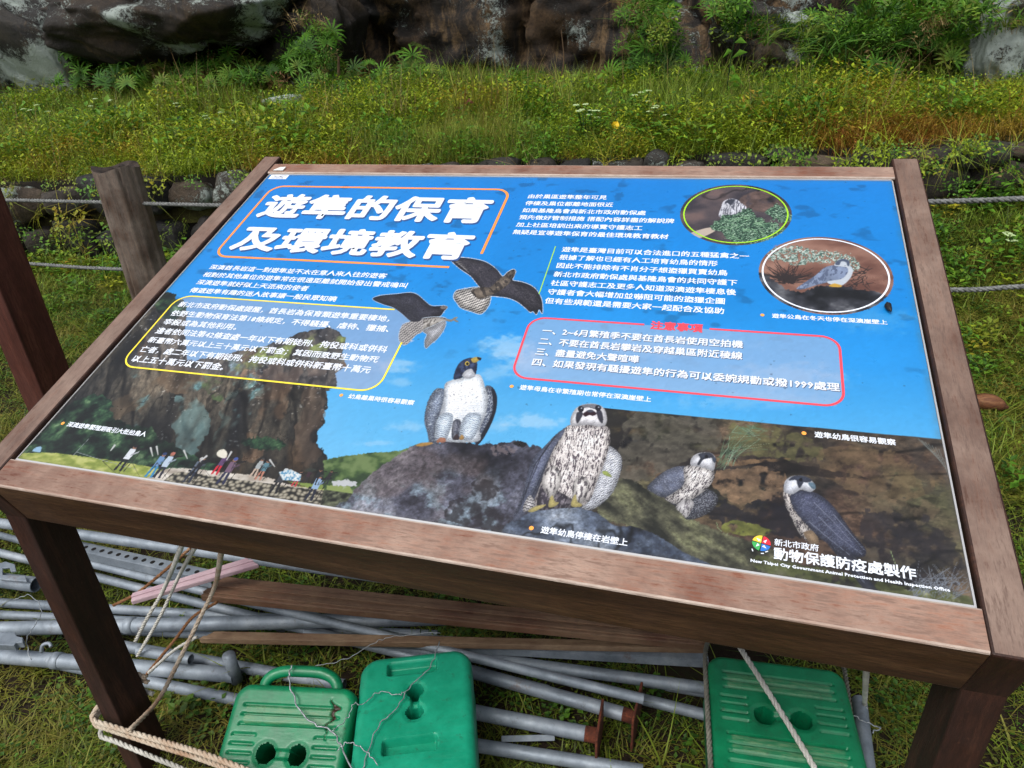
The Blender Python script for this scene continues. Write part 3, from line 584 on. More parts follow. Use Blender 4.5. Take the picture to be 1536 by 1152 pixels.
paint([(140, 365), (260, 328), (300, 345), (190, 395)], flat((206, 190, 176)), ZE)
paint([(318, 262), (330, 205), (345, 170), (385, 154), (425, 158), (450, 178), (485, 212), (430, 262), (380, 280)], streaks((214, 216, 226), (92, 94, 108), .1, .9, .2, .52, 4), ZE); paint([(352, 178), (372, 160), (412, 158), (400, 182), (385, 192), (370, 180)], flat((62, 66, 80)), ZE)
def leafy(x, y, s): return col((.3, (22, 36, 34)), (.45, (52, 84, 68)), (.58, (96, 138, 108)), (.7, (186, 212, 188)))(fbm(x*.5, y*.9, 4, 131, .8))
paint([(270, 330), (330, 265), (400, 250), (480, 215), (530, 240), (600, 290), (680, 310), (720, 340), (640, 400), (520, 430), (400, 415), (340, 360)], leafy, ZE, ragged=5, rs=.2); paint([(600, 240), (640, 200), (690, 190), (745, 230), (755, 280), (700, 300), (640, 270)], leafy, ZE, ragged=5, rs=.2)
bl = [[(rg.uniform(330, 700), rg.uniform(260, 410)) for _ in range(1)] for _ in range(60)]; strokes([[b_[0], (b_[0][0]+rg.uniform(-50, 70), b_[0][1]+rg.uniform(-20, 30))] for b_ in bl], (150, 196, 150), .5, ZE, .8)
disc(*D2, lambda x, y, s: col((.3, (112, 76, 66)), (.5, (146, 106, 92)), (.7, (170, 130, 114)))(fbm(U[s]*16, V[s]*30, 5, 141)))
bl = []
for i in range(80):
    a = rg.uniform(-.2, 1.2)*math.pi; x0, y0 = 720+rg.uniform(-40, 60), 640+rg.uniform(-20, 30); l_ = rg.uniform(60, 170)
    bl.append([(x0, y0), (x0+math.cos(a)*l_*.5, y0-abs(math.sin(a))*l_*.4), (x0+math.cos(a)*l_+rg.uniform(-20, 20), y0-abs(math.sin(a))*l_*.8)])
for i in range(40): x0, y0 = rg.uniform(1090, 1220), rg.uniform(570, 690); bl.append([(x0, y0), (x0+rg.uniform(-60, 60), y0+rg.uniform(-40, 40))])
strokes(bl, (52, 44, 44), .7, ZE)
paint([(606, 500), (640, 462), (720, 440), (800, 440), (860, 462), (960, 470), (1060, 480), (1130, 500), (1170, 550), (1150, 590), (1080, 570), (980, 545), (870, 540), (800, 560), (700, 530), (620, 530)], lambda x, y, s: (col((.3, (66, 92, 84)), (.5, (150, 176, 166)), (.7, (220, 232, 224)))(fbm(x*.5, y*.7, 3, 143, .7)), sstep(.36, .5, fbm(x*.4, y*.5, 3, 144))), ZE, ragged=4, rs=.25)
paint([(560, 600), (640, 640), (720, 700), (820, 720), (900, 690), (1000, 680), (1150, 700), (1320, 735), (1330, 800), (1100, 850), (820, 830), (640, 760), (560, 680)], lambda x, y, s: col((.3, (24, 26, 30)), (.55, (60, 62, 70)), (.75, (120, 122, 128)))(fbm(U[s]*30, V[s]*40, 5, 145)), ZE, ragged=3)
paint([(790, 695), (900, 620), (960, 570), (1030, 555), (1090, 560), (1115, 590), (1080, 640), (1000, 655), (900, 680), (830, 702)], streaks((138, 154, 184), (92, 104, 132), .9, .3, .2, .55), ZE)
paint([(1020, 560), (1030, 535), (1060, 520), (1100, 530), (1112, 560), (1130, 590), (1110, 640), (1060, 680), (1000, 675), (975, 655), (1060, 640), (1098, 600), (1090, 570)], flat((206, 216, 228)), ZE); paint([(1022, 552), (1035, 530), (1070, 518), (1104, 530), (1108, 560), (1096, 560), (1088, 540), (1060, 534), (1046, 556)], flat((84, 96, 120)), ZE)
paint([(985, 685), (1015, 668), (1060, 680), (1050, 690)], flat((214, 170, 70)), ZE)
out = keepm & keep2; IMG[out] = SAVE[out]; del SAVE
# see-through white panels behind the texts
def rbox(u0, v0, u1, v1, r): return lambda u, v: np.hypot(np.maximum(np.abs(u-(u0+u1)/2)-(u1-u0)/2+r, 0), np.maximum(np.abs(v-(v0+v1)/2)-(v1-v0)/2+r, 0))-r
YB = (-.7075, .2420, -.1420, .4600, .035); RB = (.0890, .3070, .6240, .4640, .030); OB = (-.7090, .6020, -.0650, .9020, .035)
for bx, cc, al in ((YB, (178, 182, 214), .0), (RB, (186, 196, 228), .55)):
    m = rbox(*bx)(U, V) < 0; sky_m = (IMG[..., 2] > 150) & (IMG[..., 0] < 140)
    a = np.where(sky_m, .62, .16) if bx is YB else np.full(U.shape, .60); cc = np.array(cc, float)
    a = (a*m)[..., None]; IMG = IMG*(1-a)+cc*a
# restore flying falcon over the yellow box: repaint the tail
paint([(345, 445), (365, 425), (450, 400), (450, 466), (420, 482), (375, 528), (345, 526), (333, 490)], bars((186, 182, 180), (52, 50, 56), 3.3, 2.5, .55, .3, .9), ZA)
paint([(300, 330), (400, 330), (450, 400), (400, 415), (350, 375), (310, 345)], scales((46, 46, 56), (104, 104, 112), 2.6, .6, al=.45), ZA)
# rain marks, dust film and grime near the edges
IMG = IMG*(.97+.06*fbm(U*420, V*420, 2, 151))[..., None]
gr = sstep(.012, 0, np.minimum(np.minimum(U+HW, HW-U), np.minimum(V, PH-V)))*.35*fbm(U*60, V*60, 3, 152); IMG = IMG*(1-gr[..., None])+np.array([120, 116, 108])*gr[..., None]
rg2 = np.random.default_rng(5)
for i in range(150):
    a, b, r = rg2.uniform(-HW, HW), rg2.uniform(.02, PH), rg2.uniform(.001, .0022); ii, jj = int(b/PH*NY), int((a+HW)/PW*NX); s = (slice(max(0, ii-4), ii+5), slice(max(0, jj-4), jj+5))
    m = (np.hypot((U[s]-a), (V[s]-b)) < r)[..., None]*.3; IMG[s] = IMG[s]*(1-m)+np.array([40, 50, 60])*m

# quadtree of the print so flat sky costs little
Q = IMG/255.0; cells = []; done = np.zeros((NY, NX), bool)
for L_, th in ((16, .035), (8, .04), (4, .05), (2, .06), (1, 9)):
    ny, nx = NY//L_, NX//L_
    if L_ > 1:
        mx = np.full((ny, nx), -1.); mn = np.full((ny, nx), 9.); ch = []
        rngs = np.zeros((ny, nx))
        for c in range(3):
            q = Q[..., c]; a = q[:NY, :NX].reshape(ny, L_, nx, L_); b_ = q[1:, 1:].reshape(ny, L_, nx, L_)
            rngs = np.maximum(rngs, np.maximum(a.max((1, 3)), b_.max((1, 3)))-np.minimum(a.min((1, 3)), b_.min((1, 3))))
        ok = (rngs < th) & ~done.reshape(ny, L_, nx, L_).any((1, 3))
        done |= np.repeat(np.repeat(ok, L_, 0), L_, 1)
    else: ok = ~done
    i, j = np.nonzero(ok); i = i*L_; j = j*L_; W1 = NX+1
    cells.append(np.stack([i*W1+j, i*W1+j+L_, (i+L_)*W1+j+L_, (i+L_)*W1+j], 1))
cells = np.concatenate(cells); print('print quads', len(cells))
used, inv = np.unique(cells, return_inverse=True); cells = inv.reshape(-1, 4)
Vp = np.stack([U.ravel()[used], V.ravel()[used], np.zeros(len(used))], 1); cols = np.ones((len(used), 4), np.float32); cols[:, :3] = lin(np.clip(IMG, 0, 255).reshape(-1, 3)[used])*.60
m_print, nt, b = new_mat('printed_sheet', .32, .40)
at = nt.nodes.new('ShaderNodeAttribute'); at.attribute_name = 'ink'
nt.links.new(at.outputs['Color'], b.inputs['Base Color'])
nt.links.new(ramp(nt, noise(nt, coords(nt), 9, 6, .7), [(.3, (.24,)*3+(1,)), (.7, (.44,)*3+(1,))]), b.inputs['Roughness'])
bump(nt, b, noise(nt, coords(nt), 260, 2, .5), .06, .001)
panel = bpart('printed_panel', Vp, cells, m_print)
ca = panel.data.color_attributes.new('ink', 'FLOAT_COLOR', 'POINT'); ca.data.foreach_set('color', cols.ravel())
del Q, X, Y, gu, gv, IMG

# ------------------------------------------------------------------ lettering and lines of the print (thin ink sheets)
def ink(name, c, rough=.4):
    m, nt, b = new_mat(name, rough); b.inputs['Base Color'].default_value = rgba(c)
    return m
i_white = ink('white_ink', (214, 220, 230)); i_shadow = ink('navy_ink', (42, 74, 128)); i_orange = ink('orange_ink', (232, 140, 62)); i_yellow = ink('yellow_ink', (236, 214, 60)); i_red = ink('red_ink', (226, 70, 84))
i_green = ink('green_ink', (150, 204, 40)); i_dot = ink('amber_ink', (246, 160, 70)); i_blue = ink('blue_ink', (40, 110, 190)); i_dred = ink('scarlet_ink', (206, 44, 60)); i_dgreen = ink('leaf_ink', (60, 160, 84)); i_dyel = ink('sun_ink', (236, 196, 60)); i_grey = ink('grey_ink', (70, 74, 96))
def text(s, u0, u1, vc, hgt, mat, name='lettering', bold=.012, h=.0005, du=0, dv=0, heavy=0):
    """one line of the print; heavier strokes come from overlaid shifted copies of the glyphs"""
    cu = bpy.data.curves.new(name, 'FONT'); cu.body = s; cu.size = 1; cu.resolution_u = 3 if heavy else 1
    o = bpy.data.objects.new(name, cu); COL.objects.link(o); bpy.context.view_layer.update()
    me = bpy.data.meshes.new_from_object(o); bpy.data.objects.remove(o)
    n = len(me.vertices); co = np.empty(n*3, np.float32); me.vertices.foreach_get('co', co); co = co.reshape(-1, 3)
    me.calc_loop_triangles(); m = len(me.loop_triangles); tr = np.empty(m*3, np.int32); me.loop_triangles.foreach_get('vertices', tr); tr = tr.reshape(-1, 3)
    x0, x1 = co[:, 0].min(), co[:, 0].max(); y0, y1 = co[:, 1].min(), co[:, 1].max(); r = bold*hgt
    co[:, 0] = (co[:, 0]-x0)/(x1-x0)*(u1-u0-2*r)+u0+r+du; co[:, 1] = (co[:, 1]-(y0+y1)/2)/(y1-y0)*(hgt-2*r)+vc+dv
    sh = [(math.cos(a), math.sin(a)) for a in (np.arange(heavy)/heavy*2*math.pi if heavy else (.785, 2.356, 3.927, 5.498))]
    if heavy: sh += [(a*.5, b*.5) for a, b in sh[::2]]
    if bold == 0: sh = [(0, 0)]
    Vv = np.concatenate([np.c_[co[:, 0]+a*r, co[:, 1]+b*r, np.full(n, h+k*.000006)] for k, (a, b) in enumerate(sh)])
    Ff = np.concatenate([tr+k*n for k in range(len(sh))]); bpy.data.meshes.remove(me)
    return mesh(name, Vv, Ff, mat, panel)
def ribbon(name, pts, wd, mat, closed=False, h=.0004):
    P = np.asarray(pts, float); n = len(P)
    if closed: T = np.roll(P, -1, 0)-np.roll(P, 1, 0)
    else: T = np.gradient(P, axis=0)
    T /= np.linalg.norm(T, axis=1)[:, None]; Nn = np.stack([-T[:, 1], T[:, 0]], 1); A, B_ = P+Nn*wd/2, P-Nn*wd/2
    Vv = [(a[0], a[1], h) for a in A]+[(a[0], a[1], h) for a in B_]; m = n if closed else n-1
    return mesh(name, Vv, [(i, i+n, (i+1) % n+n, (i+1) % n) for i in range(m)], mat, panel)
def rr(u0, v0, u1, v1, r, k=8):
    P = []
    for cx, cy, a0 in ((u1-r, v1-r, 0), (u0+r, v1-r, 90), (u0+r, v0+r, 180), (u1-r, v0+r, 270)):
        P += [(cx+r*math.cos(math.radians(a0+90*i/k)), cy+r*math.sin(math.radians(a0+90*i/k))) for i in range(k+1)]
    return P
# title
for s_, a, b_, vc, hg in (('遊隼的保育', -.688, -.092, .8140, .106), ('及環境教育', -.686, -.096, .6762, .100)):
    text(s_, a, b_, vc, hg, i_shadow, 'lettering_shadow', .038, .0002, du=.0042, dv=-.0046, heavy=12)
    text(s_, a, b_, vc, hg, i_white, 'title_lettering', .038, .0006, heavy=12)
# the falcon's wing covers the corner of the orange box
pts = rr(*OB)
pts = [p for p in pts]; n_ = len(pts)
pr = np.array(pts); start = 27
ring_ = [(-.0650, .652)]+[(-.0650, OB[3]-OB[4])]+pts[:27]+[(-.6, OB[1]), (-.122, OB[1])]
ribbon('title_border', ring_, .0062, i_orange)
yb = rr(*YB); ybl = [(YB[2], .395), (YB[2], .30)]+yb[27:][::-1]+yb[:27][::-1]
ybr = [(YB[2], .370), (YB[2], .32)]+yb[35:26:-1]+[(-.4, YB[1])]+yb[26:17:-1]+[(YB[0], .35)]+yb[17:8:-1]+[(-.5, YB[3]), (-.3, YB[3]), (-.192, YB[3])]
ribbon('notice_border', ybr, .0036, i_yellow)
rb = rr(*RB); rbr = [(.414, RB[3])]+rb[8::-1]+[(RB[2], .38)]+rb[35:26:-1]+[(.35, RB[1])]+rb[26:17:-1]+[(RB[0], .38)]+rb[17:8:-1]+[(.2, RB[3]), (.300, RB[3])]
ribbon('rules_border', rbr, .0042, i_red)
ribbon('divider_line', [(.0885, .532), (.0885, .61), (.0885, .688)], .0020, i_green)
def circ(cu, cv, r, k=64): return [(cu+r*math.cos(2*math.pi*i/k), cv+r*math.sin(2*math.pi*i/k)) for i in range(k)]
ribbon('photo_ring', circ(D1[0], D1[1], .1035), .0030, i_green, True); ribbon('photo_ring', circ(D2[0], D2[1], .1080), .0032, i_white, True)
K = .0178
for s_, a, b_, vc in (
  ('由於巢區遊隼整年可見', -.0155, .1668, .8750), ('停棲及巢位都離地面很近', -.0155, .1851, .8468), ('如果基隆鳥會與新北市政府動保處', -.0155, .2597, .8180), ('預先做好管制措施 搭配內容詳盡的解說牌', -.0160, .3222, .7905), ('加上社區培訓出來的導覽守護志工', -.0155, .2597, .7620), ('無疑是宣導遊隼保育的最佳環境教育教材', -.0160, .3161, .7343),
  ('遊隼是臺灣目前可以合法進口的五種猛禽之一', .1045, .4750, .6786), ('根據了解也已經有人工培育幼鳥的情形', .1045, .4180, .6517), ('因此不能排除有不肖分子想盜獵買賣幼鳥', .1045, .4372, .6240), ('新北市政府動保處與基隆鳥會的共同守護下', .1045, .4559, .5958), ('社區守護志工及更多人知道深澳遊隼棲息後', .1045, .4552, .5681), ('守護者會大幅增加並嚇阻可能的盜獵企圖', .1045, .4364, .5409), ('但有些規範還是需要大家一起配合及協助', .1045, .4364, .5139),
  ('深澳酋長岩這一對遊隼並不太在意人來人往的遊客', -.6920, -.2495, .5623), ('相對於其他巢位的遊隼常在很遠距離就開始發出警戒鳴叫', -.6920, -.1927, .5350), ('深澳遊隼就好似上天派來的使者', -.6920, -.4100, .5077), ('傳遞遊隼有趣的迷人故事讓一般民眾知曉', -.6920, -.3300, .4799),
  ('新北市政府動保處提醒，酋長岩為保育類遊隼重要棲地，', -.6900, -.1900, .4318), ('依野生動物保育法第18條規定，不得騷擾、虐待、獵捕、', -.6900, -.1800, .4032), ('宰殺或為其他利用。', -.6900, -.5090, .3758), ('違者依同法第42條查處一年以下有期徒刑、拘役或科或併科', -.6900, -.1629, .3480), ('新臺幣六萬元以上三十萬元以下罰金；其因而致野生動物死', -.6900, -.1696, .3196), ('亡者，處二年以下有期徒刑、拘役或科或併科新臺幣十萬元', -.6900, -.1742, .2923), ('以上五十萬元以下罰金。', -.6900, -.4740, .2653),
  ('一、2~6月繁殖季不要在酋長岩使用空拍機', .1185, .4716, .4300), ('二、不要在酋長岩攀岩及穿越巢區附近稜線', .1185, .4713, .4021), ('三、盡量避免大聲喧嘩', .1185, .3023, .3745), ('四、如果發現有騷擾遊隼的行為可以委婉規勸或撥1999處理', .1185, .6194, .3480)):
    if .117 < a < .12: text(s_, a, b_, vc, .0192, i_grey, 'lettering_shadow', .030, .0002, du=.0011, dv=-.0011)
    text(s_, a, b_, vc, .0192 if vc < .46 else .0180, i_white, bold=.026)
text('注意事項', .3110, .4030, .4640, .0235, i_red, bold=.05)
for s_, a, b_, vc, du_ in (('幼鳥離巢時很容易觀察', -.1897, -.0634, .2262, -.2046), ('深澳遊隼繁殖期吸引大批拍鳥人', -.7089, -.5311, .0896, -.7207), ('遊隼母鳥在非繁殖期也常停在深澳崖壁上', .1114, .3335, .2853, .0965), ('遊隼公鳥在冬天也停在深澳崖壁上', .5174, .7019, .5090, .5015), ('遊隼幼鳥很容易觀察', .5791, .6891, .2465, .5645), ('遊隼幼鳥停棲在岩壁上', .2093, .3328, .0180, .1950)):
    text(s_, a, b_, vc, .0122, i_white, 'caption_lettering', .03)
    mesh('bullet_dot', [(du_+.0035*math.cos(k*.5236), vc+.0035*math.sin(k*.5236), .0005) for k in range(12)], [tuple(range(12))], i_dot, panel)
text('新北市政府', .5234, .5784, .0519, .0112, i_white, 'credit_lettering', .02)
text('動物保護防疫處製作', .5225, .6917, .0350, .0190, i_white, 'credit_lettering', .032)
text('New Taipei City Government Animal Protection and Health Inspection Office', .4938, .7271, .0183, .0064, i_white, 'credit_lettering', .05)
# four-colour round emblem with white darts
ec, ev, er = .5070, .0470, .0118
for k, mm in enumerate((i_dred, i_dyel, i_dgreen, i_blue)):
    a0 = math.radians(-10+90*k); P = [(ec+.0006*math.cos(a0+.8), ev+.0006*math.sin(a0+.8), .0005)]+[(ec+er*math.cos(a0+math.radians(4+82*i/8)), ev+er*math.sin(a0+math.radians(4+82*i/8)), .0005) for i in range(9)]
    mesh('emblem_quarter', P, [tuple(range(10))], mm, panel)
    c_ = a0+math.radians(45); q = np.array([ec+.0066*math.cos(c_), ev+.0066*math.sin(c_)])
    mesh('emblem_dart', [(q[0]+.0032*math.cos(c_+t_), q[1]+.0032*math.sin(c_+t_), .0007) for t_ in (2.6, -2.3, .4)], [(0, 1, 2)], i_white, panel)
for a, b_, c_ in ((.4965, .0330, 1.9), (.5065, .0315, .2), (.5120, .0345, .5)):
    ribbon('emblem_stroke', [(a, b_), (a+.004*math.cos(c_), b_+.004*math.sin(c_))], .0014, i_white)
# sticker in the corner
mesh('corner_sticker', [(-.7440, .9360, .0004), (-.6900, .9360, .0004), (-.6900, .9560, .0004), (-.7440, .9560, .0004)], [(0, 1, 2, 3)], i_white, panel)
for q in (((-.738, .941), (-.718, .941), (-.700, .941)), ((-.737, .951), (-.726, .951)), ((-.716, .950), (-.696, .952)), ((-.730, .946), (-.712, .947), (-.704, .945))): ribbon('sticker_mark', q, .0022, i_grey)
#@@PART3

# ================================================================== terrain
def wall_y(x): return 4.95+.17*x                      # line of the low stone wall
def h_ground(x, y):
    yw = wall_y(x); zb = np.clip(.30+.07*x, .02, .5)
    f = np.clip((y-2.9)/(yw-2.9), 0, 1); return zb*f**1.6+.02*(fbm(x*1.3+9, y*1.3, 3, 201)-.5)*2
def wall_top(x): return .70+.012*x
CLY = 8.9
def h_terr(x, y):
    f = np.clip((y-wall_y(x)-.25)/(CLY-wall_y(x)), 0, 1.2); return wall_top(x)-.03+f*(.19-.012*x)+.05*(fbm(x*.9, y*.9, 3, 203)-.5)*2
def h_any(x, y): return np.where(y < wall_y(x)+.12, h_ground(x, y), h_terr(x, y))

def ground_mat(name, cols, sc1=3.0):
    m, nt, b = new_mat(name, .95, .2); c = coords(nt, kind='World')
    n1 = noise(nt, c, sc1, 8, .7); n2 = noise(nt, c, 40, 6, .75)
    k = ramp(nt, math_(nt, 'ADD', math_(nt, 'MULTIPLY', n1, .6), math_(nt, 'MULTIPLY', n2, .4)), cols)
    nt.links.new(k, b.inputs['Base Color']); bump(nt, b, n2, .8, .02); return m
m_soil = ground_mat('soil', [(.36, (20, 15, 11)), (.5, (42, 32, 23)), (.6, (38, 40, 20)), (.72, (58, 66, 28))])
m_soil2 = ground_mat('terrace_soil', [(.36, (30, 26, 16)), (.5, (54, 50, 24)), (.7, (78, 82, 34))])
def sheet(name, xs, ys, hf, mat):
    xx, yy = np.meshgrid(xs, ys); zz = hf(xx, yy); nx, ny = len(xs), len(ys)
    i = np.arange(nx*ny).reshape(ny, nx); F = np.stack([i[:-1, :-1].ravel(), i[:-1, 1:].ravel(), i[1:, 1:].ravel(), i[1:, :-1].ravel()], 1)
    return tag(mesh(name, np.stack([xx.ravel(), yy.ravel(), zz.ravel()], 1), F, mat, smooth=True), kind='structure')
gx = np.concatenate([np.linspace(-60, -9, 30)[:-1], np.linspace(-9, 5, 180), np.linspace(5, 60, 30)[1:]])
# the lawn in strips whose far edge runs under the wall
t_ = np.concatenate([np.linspace(-1, 0, 25)[:-1], np.linspace(0, 1, 120)])
xx, tt = np.meshgrid(gx, t_); yy = np.where(tt < 0, tt*40, tt*(np.clip(wall_y(xx), 2, 8)+.10)); zz = h_ground(xx, yy); n0, n1_ = xx.shape
i = np.arange(n0*n1_).reshape(n0, n1_); F = np.stack([i[:-1, :-1].ravel(), i[:-1, 1:].ravel(), i[1:, 1:].ravel(), i[1:, :-1].ravel()], 1)
tag(mesh('lawn_ground', np.stack([xx.ravel(), yy.ravel(), zz.ravel()], 1), F, m_soil, smooth=True), kind='structure')
gx2 = np.concatenate([np.linspace(-40, -13, 12)[:-1], np.linspace(-13, 7, 150), np.linspace(7, 40, 12)[1:]])
xx, tt = np.meshgrid(gx2, np.linspace(0, 1, 60)); yw = np.clip(wall_y(xx), 2, 8)+.02; yy = yw+tt*(11-yw); zz = h_terr(xx, yy); zz[0] -= .35; n0, n1_ = xx.shape
i = np.arange(n0*n1_).reshape(n0, n1_); F = np.stack([i[:-1, :-1].ravel(), i[:-1, 1:].ravel(), i[1:, 1:].ravel(), i[1:, :-1].ravel()], 1)
tag(mesh('terrace_ground', np.stack([xx.ravel(), yy.ravel(), zz.ravel()], 1), F, m_soil2, smooth=True), kind='structure')

# ================================================================== rock
def rock_mat(name, dark, mid, brown, lichen=.6, seed=0, tan=(96, 76, 48), tanth=.62):
    m, nt, b = new_mat(name, .8, .3); c = coords(nt, kind='World', loc=(seed*3.1, seed*1.7, seed)); cs = coords(nt, (1.5, 1.5, .35), kind='World', loc=(seed, 2, 0))
    n1 = noise(nt, c, 1.4, 9, .65, .5); n2 = noise(nt, cs, 2.2, 8, .7, .8); n3 = noise(nt, c, 28, 6, .75)
    k = ramp(nt, n1, [(.33, dark), (.5, mid), (.68, brown)])
    k = mix(nt, ramp(nt, n2, [(tanth-.05, (0, 0, 0, 1)), (tanth+.08, (.8, .8, .8, 1))]), k, tan)
    k = mix(nt, ramp(nt, n3, [(.3, (.75,)*3+(1,)), (.62, (0, 0, 0, 1))]), k, dark)
    # pale lichen patches broken into scabs
    l1 = noise(nt, c, 1.15, 3, .5); l2 = noise(nt, c, 19, 9, .9, .5)
    lm = ramp(nt, math_(nt, 'ADD', math_(nt, 'MULTIPLY', l1, .62), math_(nt, 'MULTIPLY', l2, .5)), [(lichen, (0, 0, 0, 1)), (lichen+.018, (1, 1, 1, 1))])
    k = mix(nt, lm, k, (150, 160, 154)); nt.links.new(k, b.inputs['Base Color'])
    nt.links.new(ramp(nt, n1, [(.3, (.5,)*3+(1,)), (.7, (.9,)*3+(1,))]), b.inputs['Roughness'])
    bump(nt, b, math_(nt, 'ADD', n3, math_(nt, 'MULTIPLY', lm, .25)), .7, .03); return m
m_cliff = rock_mat('cliff_rock', (11, 10, 10), (40, 34, 29), (84, 66, 48), .63, 0, tan=(122, 98, 68), tanth=.54)
m_bould = rock_mat('boulder_rock', (16, 15, 14), (44, 38, 33), (80, 66, 50), .60, 3, tanth=.62)
m_bould2 = rock_mat('pale_boulder_rock', (24, 24, 26), (56, 53, 48), (88, 80, 62), .57, 8, tanth=.6)
# cliff face: a displaced wall of big blocks
nx_, nz_ = 420, 150
xs = np.linspace(-22, 14, nx_); zs = np.linspace(.35, 7.5, nz_); xx, zz = np.meshgrid(xs, zs)
blk = fbm(xx*.55, zz*.45, 2, 211); st = np.floor((xx+fbm(xx*.8, zz*.5, 2, 5)*1.6)/1.9); rdg = np.abs(fbm(xx*1.1+3, zz*.8, 4, 217)-.5)*2; cell = vnoise(st*3.7+.5, np.floor((zz+fbm(xx*.5, zz, 2, 6))/1.35)*2.3+.5, 9)
fr = np.abs(((xx+fbm(xx*.8, zz*.5, 2, 5)*1.6)/1.9) % 1-.5); crack = sstep(.44, .5, fr)
hz = np.abs(((zz+fbm(xx*.5, zz, 2, 6))/1.35) % 1-.5); crack = np.maximum(crack, sstep(.45, .5, hz)*.8)
yy = CLY+.1-(blk-.5)*1.6-(cell-.5)*.7+crack*.45-(fbm(xx*2.2, zz*2.2, 5, 215)-.5)*.45-.05*(zz-1)+sstep(.10, 0, rdg)*.30-(np.floor(fbm(xx*1.6, zz*1.3, 3, 219)*7)/7-.5)*.5
i = np.arange(nx_*nz_).reshape(nz_, nx_); F = np.stack([i[:-1, :-1].ravel(), i[:-1, 1:].ravel(), i[1:, 1:].ravel(), i[1:, :-1].ravel()], 1)
tag(mesh('cliff', np.stack([xx.ravel(), yy.ravel(), zz.ravel()], 1), F, m_cliff, smooth=True), kind='structure')
xx, tt = np.meshgrid(np.linspace(-22, 14, 60), np.linspace(0, 1, 20)); yt = np.interp(xx[0], xs, yy[-1]); Yt = yt[None, :]+tt*30; zz = 7.5+tt*3+(fbm(xx, tt*20, 3, 2)-.5)*np.minimum(tt*8, 1)
i = np.arange(60*20).reshape(20, 60); F = np.stack([i[:-1, :-1].ravel(), i[:-1, 1:].ravel(), i[1:, 1:].ravel(), i[1:, :-1].ravel()], 1)
tag(mesh('hilltop', np.stack([xx.ravel(), Yt.ravel(), zz.ravel()], 1), F, m_soil2, smooth=True), kind='structure')

def rock_mesh(name, sub, seed, sc_=(1, 1, 1), amp=.25, square=.0, mat=None, fr=1.0):
    bm = bmesh.new(); bmesh.ops.create_icosphere(bm, subdivisions=sub, radius=1)
    co = np.array([v.co[:] for v in bm.verts])
    g = np.random.default_rng(seed+500); M_ = g.normal(size=(16, 3)); M_ /= np.linalg.norm(M_, axis=1)[:, None]; D_ = g.uniform(.62, .95, 16)
    rr_ = np.min(np.where(co@M_.T > .08, D_/np.maximum(co@M_.T, .08), 9), 1); rr_ = np.minimum(rr_, 1.15); p = co*rr_[:, None]*1.12; p = np.sign(p)*np.abs(p)**(1-square*.5)
    n_ = fbm(co[:, 0]*fr*1.3+seed*7+co[:, 2]*.7, co[:, 1]*fr*1.3+seed*3+co[:, 2]*fr, 4, seed)-.5
    n2 = fbm(co[:, 0]*9+seed+co[:, 2]*5, co[:, 1]*9+co[:, 2]*7, 3, seed+3)-.5 if sub > 4 else 0
    p = p*(1+2*amp*n_+.10*n2)[:, None]*np.asarray(sc_)
    for v, q in zip(bm.verts, p): v.co = q
    me = bpy.data.meshes.new(name); bm.to_mesh(me); bm.free(); me.polygons.foreach_set('use_smooth', [True]*len(me.polygons))
    if mat: me.materials.append(mat)
    return me
def put(name, me, loc, rz=0, s=1, rx=0):
    o = bpy.data.objects.new(name, me); COL.objects.link(o); o.location = [float(c) for c in loc]; o.rotation_euler = (rx, 0, rz); o.scale = (s, s, s) if np.isscalar(s) else s; return o
# boulders against the foot of the cliff
for (px, py, yy_, sx, sy, sz, sd, mm, lab) in (
    (-10, 60, 7.9, 1.25, .8, .85, 3, m_bould2, 'lichen spotted boulder at the far left below the cliff'),
    (250, 25, 8.0, 1.55, .9, .50, 5, m_bould, 'broad overhanging boulder with white lichen left of centre'),
    (470, 62, 8.5, .60, .5, .75, 7, m_bould, 'upright dark boulder beside the fan leaved plants'),
    (1158, 70, 8.2, .48, .45, .38, 9, m_bould2, 'squat boulder crusted with white lichen right of centre'),
    (1530, 50, 7.9, .55, .6, .62, 11, m_bould2, 'pale slanting boulder at the right edge below the cliff')):
    p = aty(px, py, yy_); me = rock_mesh('boulder', 6, sd, (sx, sy, sz), .30, .30, mm, 2.2)
    tag(put('boulder', me, p, rz=.2*math.sin(sd)), lab, 'boulder', 'boulders at the foot of the cliff')

# ================================================================== low dry stone wall
wall = empty('stone_wall', (-1, 5, .3), 'low dry stone retaining wall holding back the grassy terrace', 'stone wall')
m_stone = []
for k, (a, b_, c_) in enumerate((((34, 32, 30), (66, 60, 54), (92, 84, 74)), ((26, 26, 28), (48, 46, 44), (74, 70, 62)), ((44, 38, 32), (78, 66, 54), (104, 90, 72)))):
    m_stone.append(rock_mat('wall_stone_rock', a, b_, c_, .66-.02*k, 20+k, tanth=.7))
SM = [rock_mesh('stone', 3, 40+k, (1, .85, .85), .34, .38, m_stone[k % 3], 1.2) for k in range(9)]
rs = random.Random(3); first = True
def wall_stone(x, z, w_, h_):
    y = wall_y(x)+rs.uniform(-.03, .03); o = put('stone', rs.choice(SM), (x, y, z), rs.uniform(-.15, .15)+.17, (w_*.5, .15, h_*.54), rs.uniform(-.1, .1)); keep(o, wall)
for row in range(2):
    x = -7.5+row*.13
    while x < 4.2:
        w_ = rs.uniform(.17, .46); zt = wall_top(x)-.01; zb = float(np.clip(.30+.07*x, .02, .5)); hh = (zt-zb)/2
        if hh > .05: wall_stone(x+w_/2, zb+hh*(row+.5)+rs.uniform(-.015, .02), w_*1.04, hh*rs.uniform(.82, 1.25))
        x += w_
m_dk, nt_, b_ = new_mat('wall_core_earth', .95); b_.inputs['Base Color'].default_value = rgba((30, 25, 20))
xa = np.linspace(-9, 5, 60); P = []
